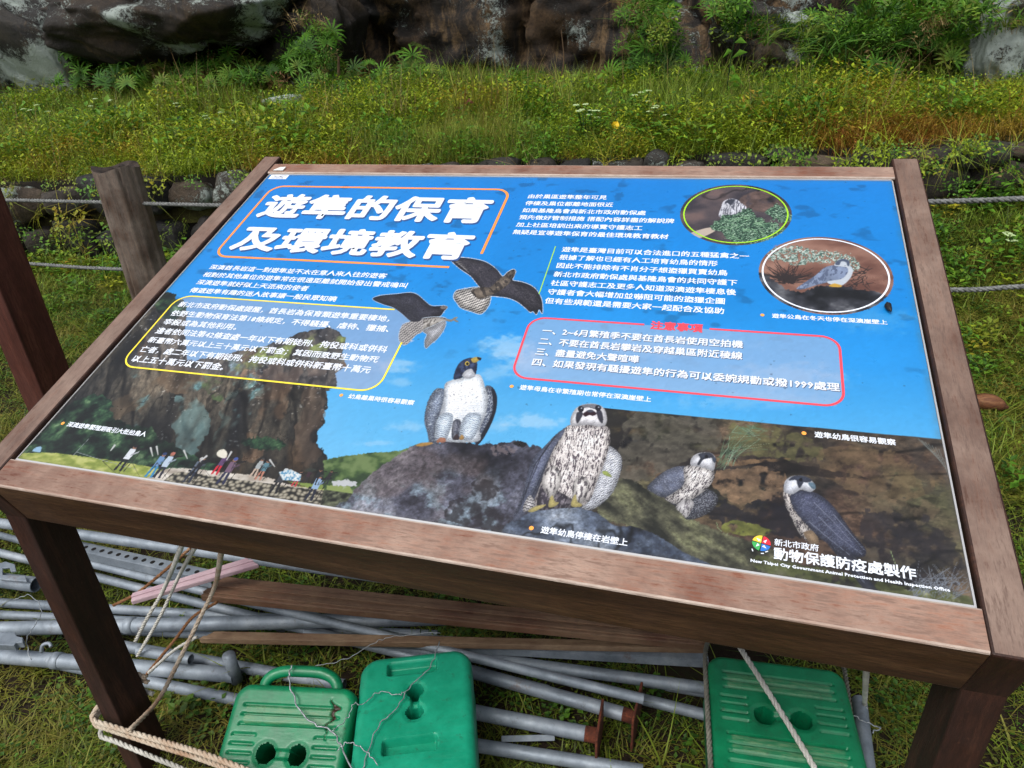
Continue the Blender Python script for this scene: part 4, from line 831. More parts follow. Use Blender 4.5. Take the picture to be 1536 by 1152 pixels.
for x in xa: P += [(x, wall_y(x)+.06, -.05), (x, wall_y(x)+.06, wall_top(x)-.03), (x, wall_y(x)+.35, wall_top(x)-.03)]
keep(mesh('earth_core', P, [(3*i+j, 3*i+3+j, 3*i+4+j, 3*i+1+j) for i in range(59) for j in (0, 1)], m_dk), wall)

# ================================================================== plants
def leaf_mat(name, c0, c1, dry, dryth=.62, zsc=.9, trans=.35, rough=.55):
    m, nt, b = new_mat(name, rough, .35)
    oi = nt.nodes.new('ShaderNodeObjectInfo'); at = N(nt, 'ShaderNodeAttribute'); at.attribute_name = 'tone'
    w_ = coords(nt, kind='World'); n1 = noise(nt, w_, zsc, 4, .6); n2 = noise(nt, w_, zsc*5, 3, .6)
    k = mix(nt, at.outputs['Fac'], c0, c1)
    v = math_(nt, 'ADD', math_(nt, 'MULTIPLY', n1, .55), math_(nt, 'ADD', math_(nt, 'MULTIPLY', n2, .3), math_(nt, 'MULTIPLY', oi.outputs['Random'], .2)))
    k = mix(nt, ramp(nt, v, [(dryth-.1, (0, 0, 0, 1)), (dryth+.08, (.85,)*3+(1,))]), k, dry)
    nt.links.new(k, b.inputs['Base Color'])
    tr = nt.nodes.new('ShaderNodeBsdfTranslucent'); nt.links.new(k, tr.inputs[0]); ms = nt.nodes.new('ShaderNodeMixShader'); ms.inputs[0].default_value = trans
    nt.links.new(b.outputs[0], ms.inputs[1]); nt.links.new(tr.outputs[0], ms.inputs[2]); nt.links.new(ms.outputs[0], nt.nodes['Material Output'].inputs[0]); return m
def blades(n, hgt, spread, wd, lean=.5, rng=None, curl=.5, seg=3, flat=0.0):
    """a tuft as vertex arrays: curved tapering blades"""
    rng = rng or RNG; V, F, T = [], [], []
    for i in range(n):
        a = rng.uniform(0, 2*math.pi); r = spread*math.sqrt(rng.random()); b0 = np.array([r*math.cos(a), r*math.sin(a), -.01]); d_ = rng.uniform(0, 2*math.pi)
        dr = np.array([math.cos(d_), math.sin(d_), 0]); h_ = hgt*rng.uniform(.45, 1.1); le = lean*rng.uniform(.2, 1.2); w_ = wd*rng.uniform(.7, 1.3); sd = np.array([-dr[1], dr[0], 0]); tn = rng.random(); k0 = len(V)
        for j in range(seg+1):
            t = j/seg; ww = w_*(1-t**1.6)*.5; p = b0+dr*h_*le*(t*.5+curl*t*t)+np.array([0, 0, 1])*h_*(t-(flat)*t*t)
            if j == seg: V.append(p); T.append(tn)
            else: V += [p-sd*ww, p+sd*ww]; T += [tn*(.6+.4*t)]*2
        for j in range(seg-1): F.append((k0+2*j, k0+2*j+1, k0+2*j+3, k0+2*j+2))
        F.append((k0+2*seg-2, k0+2*seg-1, k0+2*seg))
    return V, F, T
def leaves(n, hgt, spread, size, rng, up=.5, asp=.55):
    V, F, T = [], [], []
    for i in range(n):
        a = rng.uniform(0, 2*math.pi); r = spread*math.sqrt(rng.random()); c = np.array([r*math.cos(a), r*math.sin(a), hgt*rng.uniform(.15, 1)*(1-.5*(r/spread)**2)])
        d_ = rng.uniform(0, 2*math.pi); dr = np.array([math.cos(d_), math.sin(d_), rng.uniform(-.3, up)]); dr /= np.linalg.norm(dr); sd = np.cross(dr, [0, 0, 1]); sd /= np.linalg.norm(sd)+1e-9; L_ = size*rng.uniform(.6, 1.3); w_ = L_*asp*.5; nn = np.cross(sd, dr); tn = rng.random(); k0 = len(V)
        V += [c, c+dr*L_*.4-sd*w_+nn*L_*.08, c+dr*L_*.4+sd*w_+nn*L_*.08, c+dr*L_]; T += [tn*.7, tn, tn, tn]; F += [(k0, k0+1, k0+3), (k0, k0+3, k0+2)]
    return V, F, T
def tmesh(name, parts, mat):
    V, F, T, o = [], [], [], 0
    for v, f, t in parts: V += list(v); F += [tuple(i+o for i in q) for q in f]; T += list(t); o += len(v)
    me = bpy.data.meshes.new(name); me.from_pydata([tuple(map(float, p)) for p in V], [], F); at = me.attributes.new('tone', 'FLOAT', 'POINT'); at.data.foreach_set('value', np.asarray(T, np.float32))
    mats = mat if isinstance(mat, list) else [mat]
    for q in mats: me.materials.append(q)
    return me
def shift(p, d_): return ([np.asarray(q)+np.asarray(d_) for q in p[0]], p[1], p[2])
m_turf = leaf_mat('turf_blades', (38, 58, 14), (134, 154, 46), (150, 132, 62), .61)
m_tall = leaf_mat('tall_grass', (30, 56, 12), (152, 178, 58), (142, 140, 56), .62, .45)
m_gold = leaf_mat('ripening_grass', (52, 80, 12), (174, 194, 46), (176, 132, 44), .65, .8)
m_amber = leaf_mat('amber_grass', (96, 78, 24), (190, 162, 58), (150, 84, 40), .60, 1.4)
m_straw = leaf_mat('dry_stalks', (118, 100, 60), (160, 140, 92), (120, 84, 52), .6)
m_herb = leaf_mat('herb_leaves', (24, 56, 12), (112, 164, 46), (150, 150, 44), .66)
m_fan = leaf_mat('fan_leaves', (22, 62, 14), (84, 134, 30), (130, 134, 50), .64, 2.0, rough=.65)
m_clov = leaf_mat('creeping_leaves', (30, 62, 18), (92, 134, 40), (96, 110, 44), .66)
g_ = np.random.default_rng(21)
def scatter(name, metas, pts, rot_, scl, idx, label=None):
    """one mass of small plants: every point carries its own turn, size and kind"""
    lib = bpy.data.collections.new(name+'_kinds')
    for k, me in enumerate(metas): o = bpy.data.objects.new('%s_kind_%02d' % (name, k), me); lib.objects.link(o)
    me = bpy.data.meshes.new(name); me.vertices.add(len(pts)); me.vertices.foreach_set('co', np.asarray(pts, np.float32).ravel())
    a = me.attributes.new('turn', 'FLOAT_VECTOR', 'POINT'); a.data.foreach_set('vector', np.asarray(rot_, np.float32).ravel())
    a = me.attributes.new('size', 'FLOAT', 'POINT'); a.data.foreach_set('value', np.asarray(scl, np.float32))
    a = me.attributes.new('pick', 'INT', 'POINT'); a.data.foreach_set('value', np.asarray(idx, np.int32))
    ng = bpy.data.node_groups.new(name, 'GeometryNodeTree'); ng.interface.new_socket('Geometry', in_out='INPUT', socket_type='NodeSocketGeometry'); ng.interface.new_socket('Geometry', in_out='OUTPUT', socket_type='NodeSocketGeometry')
    gi = ng.nodes.new('NodeGroupInput'); go = ng.nodes.new('NodeGroupOutput'); ip = ng.nodes.new('GeometryNodeInstanceOnPoints'); ci = ng.nodes.new('GeometryNodeCollectionInfo')
    ci.inputs['Collection'].default_value = lib; ci.inputs['Separate Children'].default_value = True; ci.inputs['Reset Children'].default_value = True
    def na(nm, ty): q = ng.nodes.new('GeometryNodeInputNamedAttribute'); q.data_type = ty; q.inputs['Name'].default_value = nm; return q.outputs['Attribute']
    L = ng.links.new; L(gi.outputs[0], ip.inputs['Points']); L(ci.outputs[0], ip.inputs['Instance']); ip.inputs['Pick Instance'].default_value = True
    L(na('pick', 'INT'), ip.inputs['Instance Index']); L(na('turn', 'FLOAT_VECTOR'), ip.inputs['Rotation']); L(na('size', 'FLOAT'), ip.inputs['Scale']); L(ip.outputs[0], go.inputs[0])
    o = bpy.data.objects.new(name, me); COL.objects.link(o); md = o.modifiers.new('scatter', 'NODES'); md.node_group = ng
    return tag(o, label, None, None, 'stuff')
def field(x0, x1, y0, y1, n, keepf, seed):
    r = np.random.default_rng(seed); x = r.uniform(x0, x1, n); y = r.uniform(y0, y1, n); k = keepf(x, y, r); x, y = x[k], y[k]
    z = h_any(x, y); nn = len(x); rt = np.stack([r.uniform(-.12, .12, nn), r.uniform(-.12, .12, nn), r.uniform(0, 6.28, nn)], 1); return np.stack([x, y, z], 1), rt, r
# turf of the lawn: short matted blades, clover-like leaves, a few straws
T = [tmesh('turf', [blades(44, .048, .06, .0030, 1.5, g_, .8, 3, .35)], m_turf) for _ in range(4)]+[tmesh('turf', [blades(12, .06, .05, .005, 1.2, g_, .6, 3, .25), leaves(20, .02, .05, .011, g_, .5, .7)], m_turf) for _ in range(2)]
T += [tmesh('turf', [leaves(48, .03, .06, .011, g_, .5, .8)], m_clov) for _ in range(2)]+[tmesh('turf', [blades(5, .03, .06, .0018, 2.6, g_, .6, 3, .6)], m_straw)]
def vis(x, y):   # inside the photographed wedge, with a generous border
    return (x > -1.75*y-.9) & (x < .62*y+1.1)
def bare(x, y): return sstep(.48, .62, fbm(x*2.3+4, y*2.3, 3, 231))
def kf(x, y, r):
    under = (x > -1.25) & (x < .45) & (y > .6) & (y < 2.2)
    p = 1-.6*bare(x, y)-.62*under; return vis(x, y) & (y < wall_y(x)-.1) & (r.random(len(x)) < p*np.clip(3.2/(y+.6), .45, 1))
pts, rt, r = field(-8.5, 3.8, .25, 5.7, 62000, kf, 31); idx = r.choice(9, len(pts), p=[.16, .16, .16, .14, .11, .10, .05, .05, .07])
scatter('turf', T, pts, rt, r.uniform(.7, 1.35, len(pts))*np.where(pts[:, 1] > 2.2, 1.35, 1), idx, 'short matted turf of the lawn round the board')
# tufts and weeds near the fence and along the wall foot
T = [tmesh('weeds', [blades(30, .15, .08, .0042, .8, g_, .7, 4, .2), leaves(14, .1, .08, .02, g_, .6, .5)], m_tall) for _ in range(3)]+[tmesh('weeds', [leaves(60, .13, .10, .042, g_, .7, .5), blades(8, .16, .06, .005, .7, g_)], m_herb) for _ in range(3)]+[tmesh('weeds', [leaves(46, .10, .09, .032, g_, .6, .6)], m_gold)]
def kf2(x, y, r):
    dw = wall_y(x)-y; p = np.clip(1.15-dw*.75, .05, 1)*(.35+.9*sstep(.35, .55, fbm(x*1.6, y*1.6, 3, 241))); p = np.where((x < -1.2) & (y < 3.0), p*.4, p); p = np.where((x > .6) & (y > 2.3), np.maximum(p, .34), p)
    return vis(x, y) & (dw > .12) & (y > 1.9) & (r.random(len(x)) < p)
pts, rt, r = field(-8.5, 4.0, 1.9, 5.7, 6200, kf2, 33); scatter('weeds', T, pts, rt, r.uniform(.5, 1.15, len(pts))*(1+.8*np.exp(-((wall_y(pts[:, 0])-pts[:, 1])/.35)**2)), r.choice(7, len(pts), p=[.17, .17, .16, .14, .13, .11, .12]), 'weeds and longer grass in front of the stone wall')
# the terrace
T = [tmesh('terrace_grass', [blades(40, q_, .12, .0050, le_, g_, .7, 4, .15), leaves(20, .14, .12, .026, g_, .7, .4)], m_tall) for q_, le_ in ((.26, .5), (.22, .8), (.32, .6), (.20, 1.0))]
T += [tmesh('terrace_grass', [blades(16, .22, .12, .004, .8, g_, .8, 4, .3), leaves(80, .19, .13, .026, g_, .8, .45)], m_gold) for _ in range(3)]
T += [tmesh('terrace_grass', [blades(30, .20, .12, .0045, .9, g_, .9, 4, .4), leaves(30, .15, .13, .020, g_, .7, .4)], m_amber) for _ in range(2)]
T += [tmesh('terrace_grass', [leaves(90, .22, .15, .040, g_, .8, .5), blades(10, .22, .1, .005, .6, g_)], m_herb) for _ in range(3)]
T += [tmesh('terrace_grass', [blades(12, .42, .10, .0034, .5, g_, .5, 3, .1)], m_straw)]
r = np.random.default_rng(41); x = r.uniform(-15, 6.5, 26000); y = r.uniform(3.8, 9.1, 26000); k = (y > wall_y(x)+.06) & vis(x, y); x, y = x[k], y[k]
z = h_terr(x, y)-np.where(y < wall_y(x)+.2, .02, 0); n = len(x); gold = sstep(.42, .62, fbm(x*.5+2, y*.8, 3, 251)+.32*sstep(-.5, 1.6, x)*sstep(8.2, 6, y)+.16*sstep(6.6, 5, y)-.16*sstep(7, 8.3, y)); u_ = r.random(n)
idx = np.where(u_ < gold*.8, r.integers(4, 7, n), np.where(u_ < .86, r.integers(0, 4, n), np.where(u_ < .965, r.integers(9, 12, n), 12)))
amb = r.random(n) < .06+.5*sstep(-.4, 1.4, x)*sstep(8.3, 6.5, y)*sstep(.35, .6, fbm(x*1.5, y*1.5, 3, 263))+.45*sstep(wall_y(x)+.7, wall_y(x)+.2, y)*sstep(.42, .6, fbm(x*.8, y, 2, 265)); idx = np.where(amb, r.integers(7, 9, n), idx)
scatter('terrace_grass', T, np.stack([x, y, z], 1), np.stack([r.uniform(-.15, .15, n), r.uniform(-.15, .15, n), r.uniform(0, 6.28, n)], 1), r.uniform(.5, 1.25, n)**1.2*np.where(y < wall_y(x)+.4, .85, 1.12)*(.35+1.5*fbm(x*1.1, y*1.1, 3, 261))*(1-.5*sstep(7.0, 8.4, y)), idx, 'tall mixed grass covering the terrace above the wall')
# fan leaved plants at the foot of the cliff, each one by itself
def fan_plant(seed, nl=12, rad=.26):
    g = np.random.default_rng(seed); parts = []; stems = []
    for i in range(nl):
        a = i*2.4+g.uniform(-.3, .3); el = g.uniform(.25, 1.25); ln = g.uniform(.16, .42); c = np.array([math.cos(a)*math.cos(el), math.sin(a)*math.cos(el), math.sin(el)])*ln
        ax = c/np.linalg.norm(c)*.75+np.array([0, -.35, .25]); ax /= np.linalg.norm(ax); s1 = np.cross(ax, [.1, .2, 1]); s1 /= np.linalg.norm(s1); s2 = np.cross(ax, s1); V, F, T_ = [], [], []; R0 = rad*g.uniform(.65, 1.1); tn = g.random(); nf = g.integers(9, 14)
        for j in range(nf):
            t = -1.25*math.pi/1.25*.5+math.pi*1.25*j/(nf-1)-.35; t = (j/(nf-1)-.5)*math.radians(250); d_ = s2*-math.cos(t)+s1*math.sin(t); L_ = R0*(1-.25*abs(j/(nf-1)-.5)*2)*g.uniform(.85, 1.05); p = np.cross(ax, d_); w_ = R0*.062; k0 = len(V)
            V += [c, c+d_*L_*.35+p*w_*.8+ax*L_*.05, c+d_*L_*.35-p*w_*.8+ax*L_*.05, c+d_*L_*.72+p*w_*.75+ax*L_*.02, c+d_*L_*.72-p*w_*.75+ax*L_*.02, c+d_*L_-ax*L_*.16]; T_ += [tn*.5, tn, tn, tn, tn, min(1, tn+.2)]
            F += [(k0, k0+1, k0+2), (k0+1, k0+3, k0+4, k0+2), (k0+3, k0+5, k0+4)]
        parts.append((V, F, T_)); stems.append(tube([(0, 0, -.05), c*.5+np.array([0, 0, .03]), c], [.007, .006, .004], 5))
    return parts, stems
FM = []
for k in range(5):
    ps, st_ = fan_plant(300+k); ml = tmesh('foliage', ps, m_fan); V_, F_ = join(st_); ms_ = bpy.data.meshes.new('stalks'); ms_.from_pydata([tuple(p) for p in V_], [], F_); ms_.materials.append(m_straw); FM.append((ml, ms_))
fan_pts = [(112, 70, 7.6, .8), (120, 108, 7.4, .9), (165, 112, 7.3, 1.0), (200, 92, 7.6, .8), (195, 118, 7.2, .9), (148, 82, 7.8, .7), (310, 96, 7.6, .95), (345, 88, 7.8, 1.0), (352, 116, 7.4, .8), (400, 108, 7.6, .8), (445, 28, 8.2, .7), (455, 68, 7.9, 1.0), (482, 58, 7.8, 1.1), (448, 100, 7.6, 1.0), (485, 88, 7.9, .9),
  (540, 105, 7.7, .9), (515, 128, 7.2, .6), (612, 100, 7.8, 1.15), (640, 112, 7.6, .9), (960, 20, 8.2, 1.1), (985, 48, 8.0, .9), (962, 92, 7.7, 1.2), (995, 90, 7.8, 1.0), (940, 100, 7.8, .8), (1000, 8, 8.1, .8), (1080, 6, 8.0, 1.0), (1095, 2, 7.9, 1.0), (1310, 12, 8.0, 1.2), (1348, 10, 7.9, 1.3), (1390, 14, 7.8, 1.3), (1362, 52, 7.7, 1.4), (1395, 48, 7.7, 1.2), (1330, 36, 7.9, 1.0), (1235, 60, 7.8, 1.0), (1252, 72, 7.6, .9), (1225, 30, 7.9, .8), (1470, 8, 7.9, 1.0), (1418, 66, 7.5, .9), (60, 20, 7.9, .7), (250, 120, 7.2, .7), (1300, 96, 7.3, .8), (580, 118, 7.5, .7), (700, 128, 7.5, .5), (228, 108, 7.5, .8), (275, 108, 7.5, .8), (330, 112, 7.3, .8), (375, 104, 7.6, .8), (420, 96, 7.7, .8), (465, 112, 7.5, .9), (555, 122, 7.3, .6), (1275, 86, 7.5, .8), (1330, 84, 7.5, .9), (1440, 40, 7.8, .9)]
ORD = 'first second third fourth fifth sixth seventh eighth ninth tenth eleventh twelfth thirteenth fourteenth fifteenth sixteenth seventeenth eighteenth nineteenth twentieth twenty-first twenty-second twenty-third twenty-fourth twenty-fifth twenty-sixth'.split()
fan_pts.sort()
def clump(px): return 'left' if px < 500 else 'centre' if px < 1150 else 'right'
for q, (px, py, yy_, s_) in enumerate(fan_pts):
    p = aty(px, py, yy_); side = clump(px)
    o = empty('fan_leaved_plant', p-np.array([0, 0, .14]), '%s from the left of the fan leaved plants at the cliff foot, %s clump' % (ORD[sum(clump(v[0]) == side for v in fan_pts[:q])], {'left': 'left', 'centre': 'middle', 'right': 'right'}[side]), 'plant', 'fan leaved plants in the %s' % side)
    ml, ms_ = FM[q % 5]; s_ *= .78
    for nm, me in (('foliage', ml), ('stalks', ms_)): c_ = bpy.data.objects.new(nm, me); COL.objects.link(c_); c_.parent = o
    o.scale = (s_,)*3; o.rotation_euler = (rs.uniform(-.2, .3), rs.uniform(-.25, .25), rs.uniform(-.8, .8))
# white umbel herbs in the grass
m_umb, nt_, b_ = new_mat('umbel_flowers', .7); b_.inputs['Base Color'].default_value = rgba((164, 184, 132))
m_yel, nt_, b_ = new_mat('yellow_petals', .6); b_.inputs['Base Color'].default_value = rgba((220, 184, 30))
def umbel_plant(seed):
    g = np.random.default_rng(seed); lv = tmesh('foliage', [leaves(90, .26, .15, .05, g, .5, .6)], m_herb); sv = []; heads = []
    for i in range(4):
        a = g.uniform(0, 6.28); r_ = g.uniform(.02, .12); z_ = g.uniform(.18, .27); c = np.array([r_*math.cos(a), r_*math.sin(a), z_]); sv.append(tube([(0, 0, 0), c*.6, c], .003, 5))
        heads.append(c); fv, ff = [], []
        for j in range(26):
            b0 = g.uniform(0, 6.28); q = .026*math.sqrt(g.random()); p = np.array([q*math.cos(b0), q*math.sin(b0), .016-q*q*8]); s_ = .0050
            fv += [p+np.array([s_, 0, 0]), p+np.array([0, s_, 0]), p+np.array([-s_, 0, 0]), p+np.array([0, -s_, 0]), p+np.array([0, 0, s_])]; k = 5*(len(fv)//5-1); ff += [(k, k+1, k+4), (k+1, k+2, k+4), (k+2, k+3, k+4), (k+3, k, k+4)]
    fm = bpy.data.meshes.new('flower_head'); fm.from_pydata([tuple(p) for p in fv], [], ff); fm.materials.append(m_umb)
    V_, F_ = join(sv); s2 = bpy.data.meshes.new('stems'); s2.from_pydata([tuple(p) for p in V_], [], F_); s2.materials.append(m_herb); return lv, s2, fm, heads
UM = [umbel_plant(400+k) for k in range(3)]
for q, (px, py, lab) in enumerate(((105, 126, 'at the far left under the boulders'), (145, 142, 'second from the left edge'), (247, 138, 'below the broad overhanging boulder'), (265, 142, 'just right of the one below the overhanging boulder'), (50, 152, 'lowest at the left edge of the terrace'), (878, 142, 'left one of the pair behind the top rail'), (892, 150, 'right one of the pair behind the top rail'), (968, 128, 'uppermost in the right half of the terrace'), (978, 146, 'below the uppermost one right of centre'),
    (896, 200, 'nearest to the top rail of the board'), (872, 212, 'lowest one close behind the top rail'), (905, 216, 'beside the red stalk near the wall'), (1528, 330, 'in front of the wall at the right edge'), (325, 162, 'alone in the grass left of the board corner'))):
    z_ = .80; r_ = R@_ray((px, py)); p = atz(px, py, 1.05) if py < 250 else aty(px, py, 4.3)
    yy_ = np.clip(p[1], 5.3, 8.2) if py < 250 else 4.3; p = aty(px, py, yy_)
    o = empty('umbel_herb', p-np.array([0, 0, .31]), 'leafy herb with small white flower heads %s' % lab, 'plant', 'white flowered herbs')
    for nm, me, hh_ in [('foliage', UM[q % 3][0], None), ('stems', UM[q % 3][1], None)]+[('flower_head', UM[q % 3][2], h_) for h_ in UM[q % 3][3]]:
        c_ = bpy.data.objects.new(nm, me); COL.objects.link(c_); c_.parent = o
        if hh_ is not None: c_.location = [float(v) for v in hh_]
    o.rotation_euler = (0, 0, q*1.3)
# tall single stalks
def stalk(px0, py0, px1, py1, yy_, rad, mat, lab, leafy_=0, bend=.04, top=None):
    a, c = aty(px0, py0, yy_), aty(px1, py1, yy_-.05); a = a-np.array([0, 0, .15]); mid = (a+c)/2+np.array([bend, 0, 0]); path = catmull([a, mid, c], 8)
    o = empty('weed_stalk', a, lab, 'plant'); keep(mesh('stem', *tube(path, np.linspace(rad, rad*.4, len(path)), 6), mat), o); g = np.random.default_rng(int(px0)); V, F, T_ = [], [], []
    for i in range(leafy_):
        t = .25+.7*i/max(1, leafy_); p = path[int(t*(len(path)-1))]; d_ = np.array([g.choice([-1, 1])*g.uniform(.5, 1), g.uniform(-.5, .3), g.uniform(-.5, .5)]); d_ /= np.linalg.norm(d_); L_ = g.uniform(.06, .16); k0 = len(V); w_ = np.array([0, 0, .012]); V += [p, p+d_*L_*.5+w_+[0, 0, .02], p+d_*L_*.5-w_+[0, 0, .02], p+d_*L_-np.array([0, 0, .03])]; F += [(k0, k0+1, k0+3), (k0, k0+3, k0+2)]; T_ += [.4, .8, .8, 1]
    if leafy_:
        me = tmesh('leaf_blades', [(V, F, T_)], m_herb if mat != m_red else m_red); c_ = bpy.data.objects.new('leaf_blades', me); COL.objects.link(c_); keep(c_, o)
    if top is not None:
        q = path[-1]; me = tmesh('blossom', [([q+np.array([.03*math.cos(k*1.05), 0.01*math.sin(k*2), .03*math.sin(k*1.05)]) for k in range(6)]+[q], [(k, (k+1) % 6, 6) for k in range(6)], [1]*7)], m_yel); c_ = bpy.data.objects.new('blossom', me); COL.objects.link(c_); keep(c_, o)
m_red, nt_, b_ = new_mat('red_stalk', .7); b_.inputs['Base Color'].default_value = rgba((96, 44, 34))
m_brn, nt_, b_ = new_mat('brown_stalk', .8); b_.inputs['Base Color'].default_value = rgba((92, 72, 52))
stalk(914, 246, 918, 194, 5.3, .012, m_red, 'dark red seed stalk standing behind the top rail', 8); stalk(712, 226, 698, 134, 6.0, .006, m_red, 'thin dark stalk with drooping seed pods behind the board', 7, -.06)
stalk(600, 200, 604, 140, 6.2, .005, m_brn, 'short brown stalk left of the tall dark one', 3); stalk(835, 120, 842, 45, 8.0, .010, m_brn, 'bare twig rising in front of the cliff', 0, .05); stalk(845, 125, 815, 92, 8.0, .007, m_brn, 'bent bare twig leaning left before the cliff', 0, .02)
stalk(880, 125, 905, 100, 8.0, .006, m_brn, 'bare twig leaning right before the cliff', 0, -.03); stalk(1098, 195, 1105, 40, 6.6, .009, m_herb, 'tall green hooked stem with long drooping leaves', 12, -.05); stalk(922, 235, 923, 188, 5.3, .004, m_herb, 'slim stem with a yellow blossom beside the red stalk', 3, 0, top=1)
stalk(1300, 240, 1295, 180, 5.3, .006, m_herb, 'leafy green shoot on top of the stone wall', 9); stalk(505, 140, 508, 85, 7.6, .03, m_brn, 'short dark trunk between fan leaved plants', 0, .0); stalk(392, 165, 391, 140, 6.8, .006, m_straw, 'pale upright peg in the terrace grass', 0, 0)

# creepers and tufts spilling over the stone wall
r = np.random.default_rng(77); n = 1500; x = r.uniform(-8, 4, n); t = r.random(n); zb = np.clip(.30+.07*x, .02, .5); z = zb+(wall_top(x)-zb)*t; dn = sstep(.38, .58, fbm(x*1.7, t*1.2+3, 3, 271))*(.10+.45*t**1.5)*(1-.5*((t > .45) & (x < 0)))+.42*(t > .90); k = (r.random(n) < dn) & vis(x, wall_y(x))
x, z, t = x[k], z[k], t[k]; n = len(x); T = [tmesh('creepers', [leaves(30, .07, .10, .030, g_, .4, .6), blades(7, .12, .06, .004, 1.6, g_, 1.2, 4, .9)], q) for q in (m_gold, m_herb, m_tall)]+[tmesh('creepers', [blades(16, .20, .05, .0042, 1.2, g_, 1.3, 5, 1.3)], m_gold), tmesh('creepers', [blades(6, .24, .05, .0030, 1.4, g_, 1.2, 4, 1.3), leaves(10, .05, .08, .026, g_, .3, .5)], m_straw)]
scatter('creepers', T, np.stack([x, wall_y(x)-.13-.03*r.random(n), z], 1), np.stack([r.uniform(.5, 1.2, n), r.uniform(-.4, .4, n), r.uniform(-.9, .9, n)], 1), r.uniform(.5, 1.15, n), r.choice(5, n, p=[.24, .26, .2, .18, .12]), 'creeping weeds spilling over the stone wall')
# ragged growth along the foot and ledges of the cliff
r = np.random.default_rng(78); T = [tmesh('cliff_growth', [leaves(70, .22, .16, .055, g_, .7, .42), blades(14, .30, .12, .007, .8, g_, .9, 4, .5)], m_herb), tmesh('cliff_growth', [blades(34, .34, .10, .012, .9, g_, 1.0, 5, .6)], m_fan), tmesh('cliff_growth', [leaves(60, .18, .18, .040, g_, .5, .6)], m_tall), tmesh('cliff_growth', [blades(26, .34, .12, .004, .9, g_, 1.0, 4, .6), leaves(16, .2, .12, .05, g_, .6, .35)], m_straw)]
P_ = []
for px0, px1, py0, py1, n_ in ((70, 420, 88, 122, 70), (425, 500, 20, 118, 40), (500, 660, 108, 128, 34), (935, 1010, -20, 108, 44), (1075, 1110, -10, 10, 10), (1205, 1300, 20, 108, 66), (1290, 1440, -10, 104, 120), (1200, 1470, 88, 112, 40), (760, 930, 112, 126, 16), (1440, 1540, -10, 30, 26), (1085, 1205, 22, 36, 14), (180, 240, -5, 14, 8), (1010, 1110, 96, 122, 14)):
    for _ in range(n_): P_.append(aty(r.uniform(px0, px1), r.uniform(py0, py1), r.uniform(7.2, 8.1)))
P_ = np.array(P_)-np.array([0, 0, .12]); n = len(P_); scatter('cliff_growth', T, P_, np.stack([r.uniform(.1, .7, n), r.uniform(-.4, .4, n), r.uniform(0, 6.28, n)], 1), r.uniform(.5, 1.15, n), r.choice(4, n, p=[.34, .26, .2, .2]), 'ragged ferns and weeds along the foot and ledges of the cliff')
# straggling weeds between the stored pipes
r = np.random.default_rng(79); n = 420; x = r.uniform(-1.6, .7, n); y = r.uniform(.75, 1.75, n); k = r.random(n) < sstep(.42, .6, fbm(x*4, y*4, 2, 91)); x, y = x[k], y[k]; n = len(x)
T = [tmesh('straggling_weeds', [leaves(22, .05, .05, .022, g_, .6, .7)], m_clov), tmesh('straggling_weeds', [blades(9, .13, .03, .0050, .8, g_, .9, 4, .3)], m_tall), tmesh('straggling_weeds', [blades(14, .08, .05, .0032, 1.2, g_, .8, 3, .3), leaves(8, .04, .05, .018, g_)], m_turf)]
scatter('straggling_weeds', T, np.stack([x, y, h_ground(x, y)], 1), np.stack([r.uniform(-.2, .2, n), r.uniform(-.2, .2, n), r.uniform(0, 6.28, n)], 1), r.uniform(.6, 1.2, n), r.integers(0, 3, n), 'straggling weeds growing up between the stored pipes')

# ================================================================== rope fence and posts
m_log = wood_mat('grey_log', 2, [(26, 17, 12), (80, 58, 45), (112, 94, 80)], (130, 118, 108), .85, 1.6)
m_logend, nt, b = new_mat('rotten_log_top', .95); nt.links.new(ramp(nt, noise(nt, coords(nt), 30, 6, .7), [(.35, (18, 14, 12)), (.6, (58, 48, 42)), (.8, (96, 88, 80))]), b.inputs['Base Color'])
m_steelrope, nt, b = new_mat('grey_rope', .7); nt.links.new(ramp(nt, noise(nt, coords(nt), 90, 3), [(.3, (66, 68, 68)), (.7, (128, 130, 128))]), b.inputs['Base Color'])
FY = 3.0
fence = empty('rope_fence', (-3.1, FY, 0), 'rope fence with a weathered grey log post behind the board', 'fence')
def log_post(x, z1, r, seed):
    n, m = 96, 50; V = []
    for j in range(m+1):
        z = -.1+(z1+.1)*j/m
        for k in range(n):
            a = 2*math.pi*k/n; cr = float(fbm(np.array([a*3.1+seed]), np.array([z*1.2]), 3, seed)[0]); gr = max(0, 1-abs(((a*1.6+.3*math.sin(z*4+seed)) % 2.0)-1)*13)*.032*min(1, max(0, math.sin(z*5+a*2+seed)+.7))
            rr_ = r*(1.0+.16*(cr-.5))-gr; V.append((x+rr_*math.cos(a), FY+rr_*math.sin(a), z+(.012*math.sin(3*a+seed) if j == m else 0)))
    F = [(j*n+k, j*n+(k+1) % n, (j+1)*n+(k+1) % n, (j+1)*n+k) for j in range(m) for k in range(n)]
    o = keep(mesh('log_post', V, F, m_log, smooth=True), fence)
    T = V[m*n:]; c = np.mean(T, 0); V2 = [tuple(p) for p in T]; F2 = []
    for q in range(1, 7): V2 += [tuple(np.array(p)*(1-q/7)+c*q/7+np.array([0, 0, -.02*vnoise(np.array([p[0]*40.]), np.array([p[1]*40.+q]), 3)[0]])) for p in T]; F2 += [((q-1)*n+k, (q-1)*n+(k+1) % n, q*n+(k+1) % n, q*n+k) for k in range(n)]
    V2.append(tuple(c-[0, 0, .02])); F2 += [(6*n+k, 6*n+(k+1) % n, 7*n) for k in range(n)]
    keep(mesh('cut_end', V2, F2, m_logend, smooth=True), fence)
zt_post = float(aty(169, 250, FY)[2]); xp = float(aty(172, 262, FY)[0])
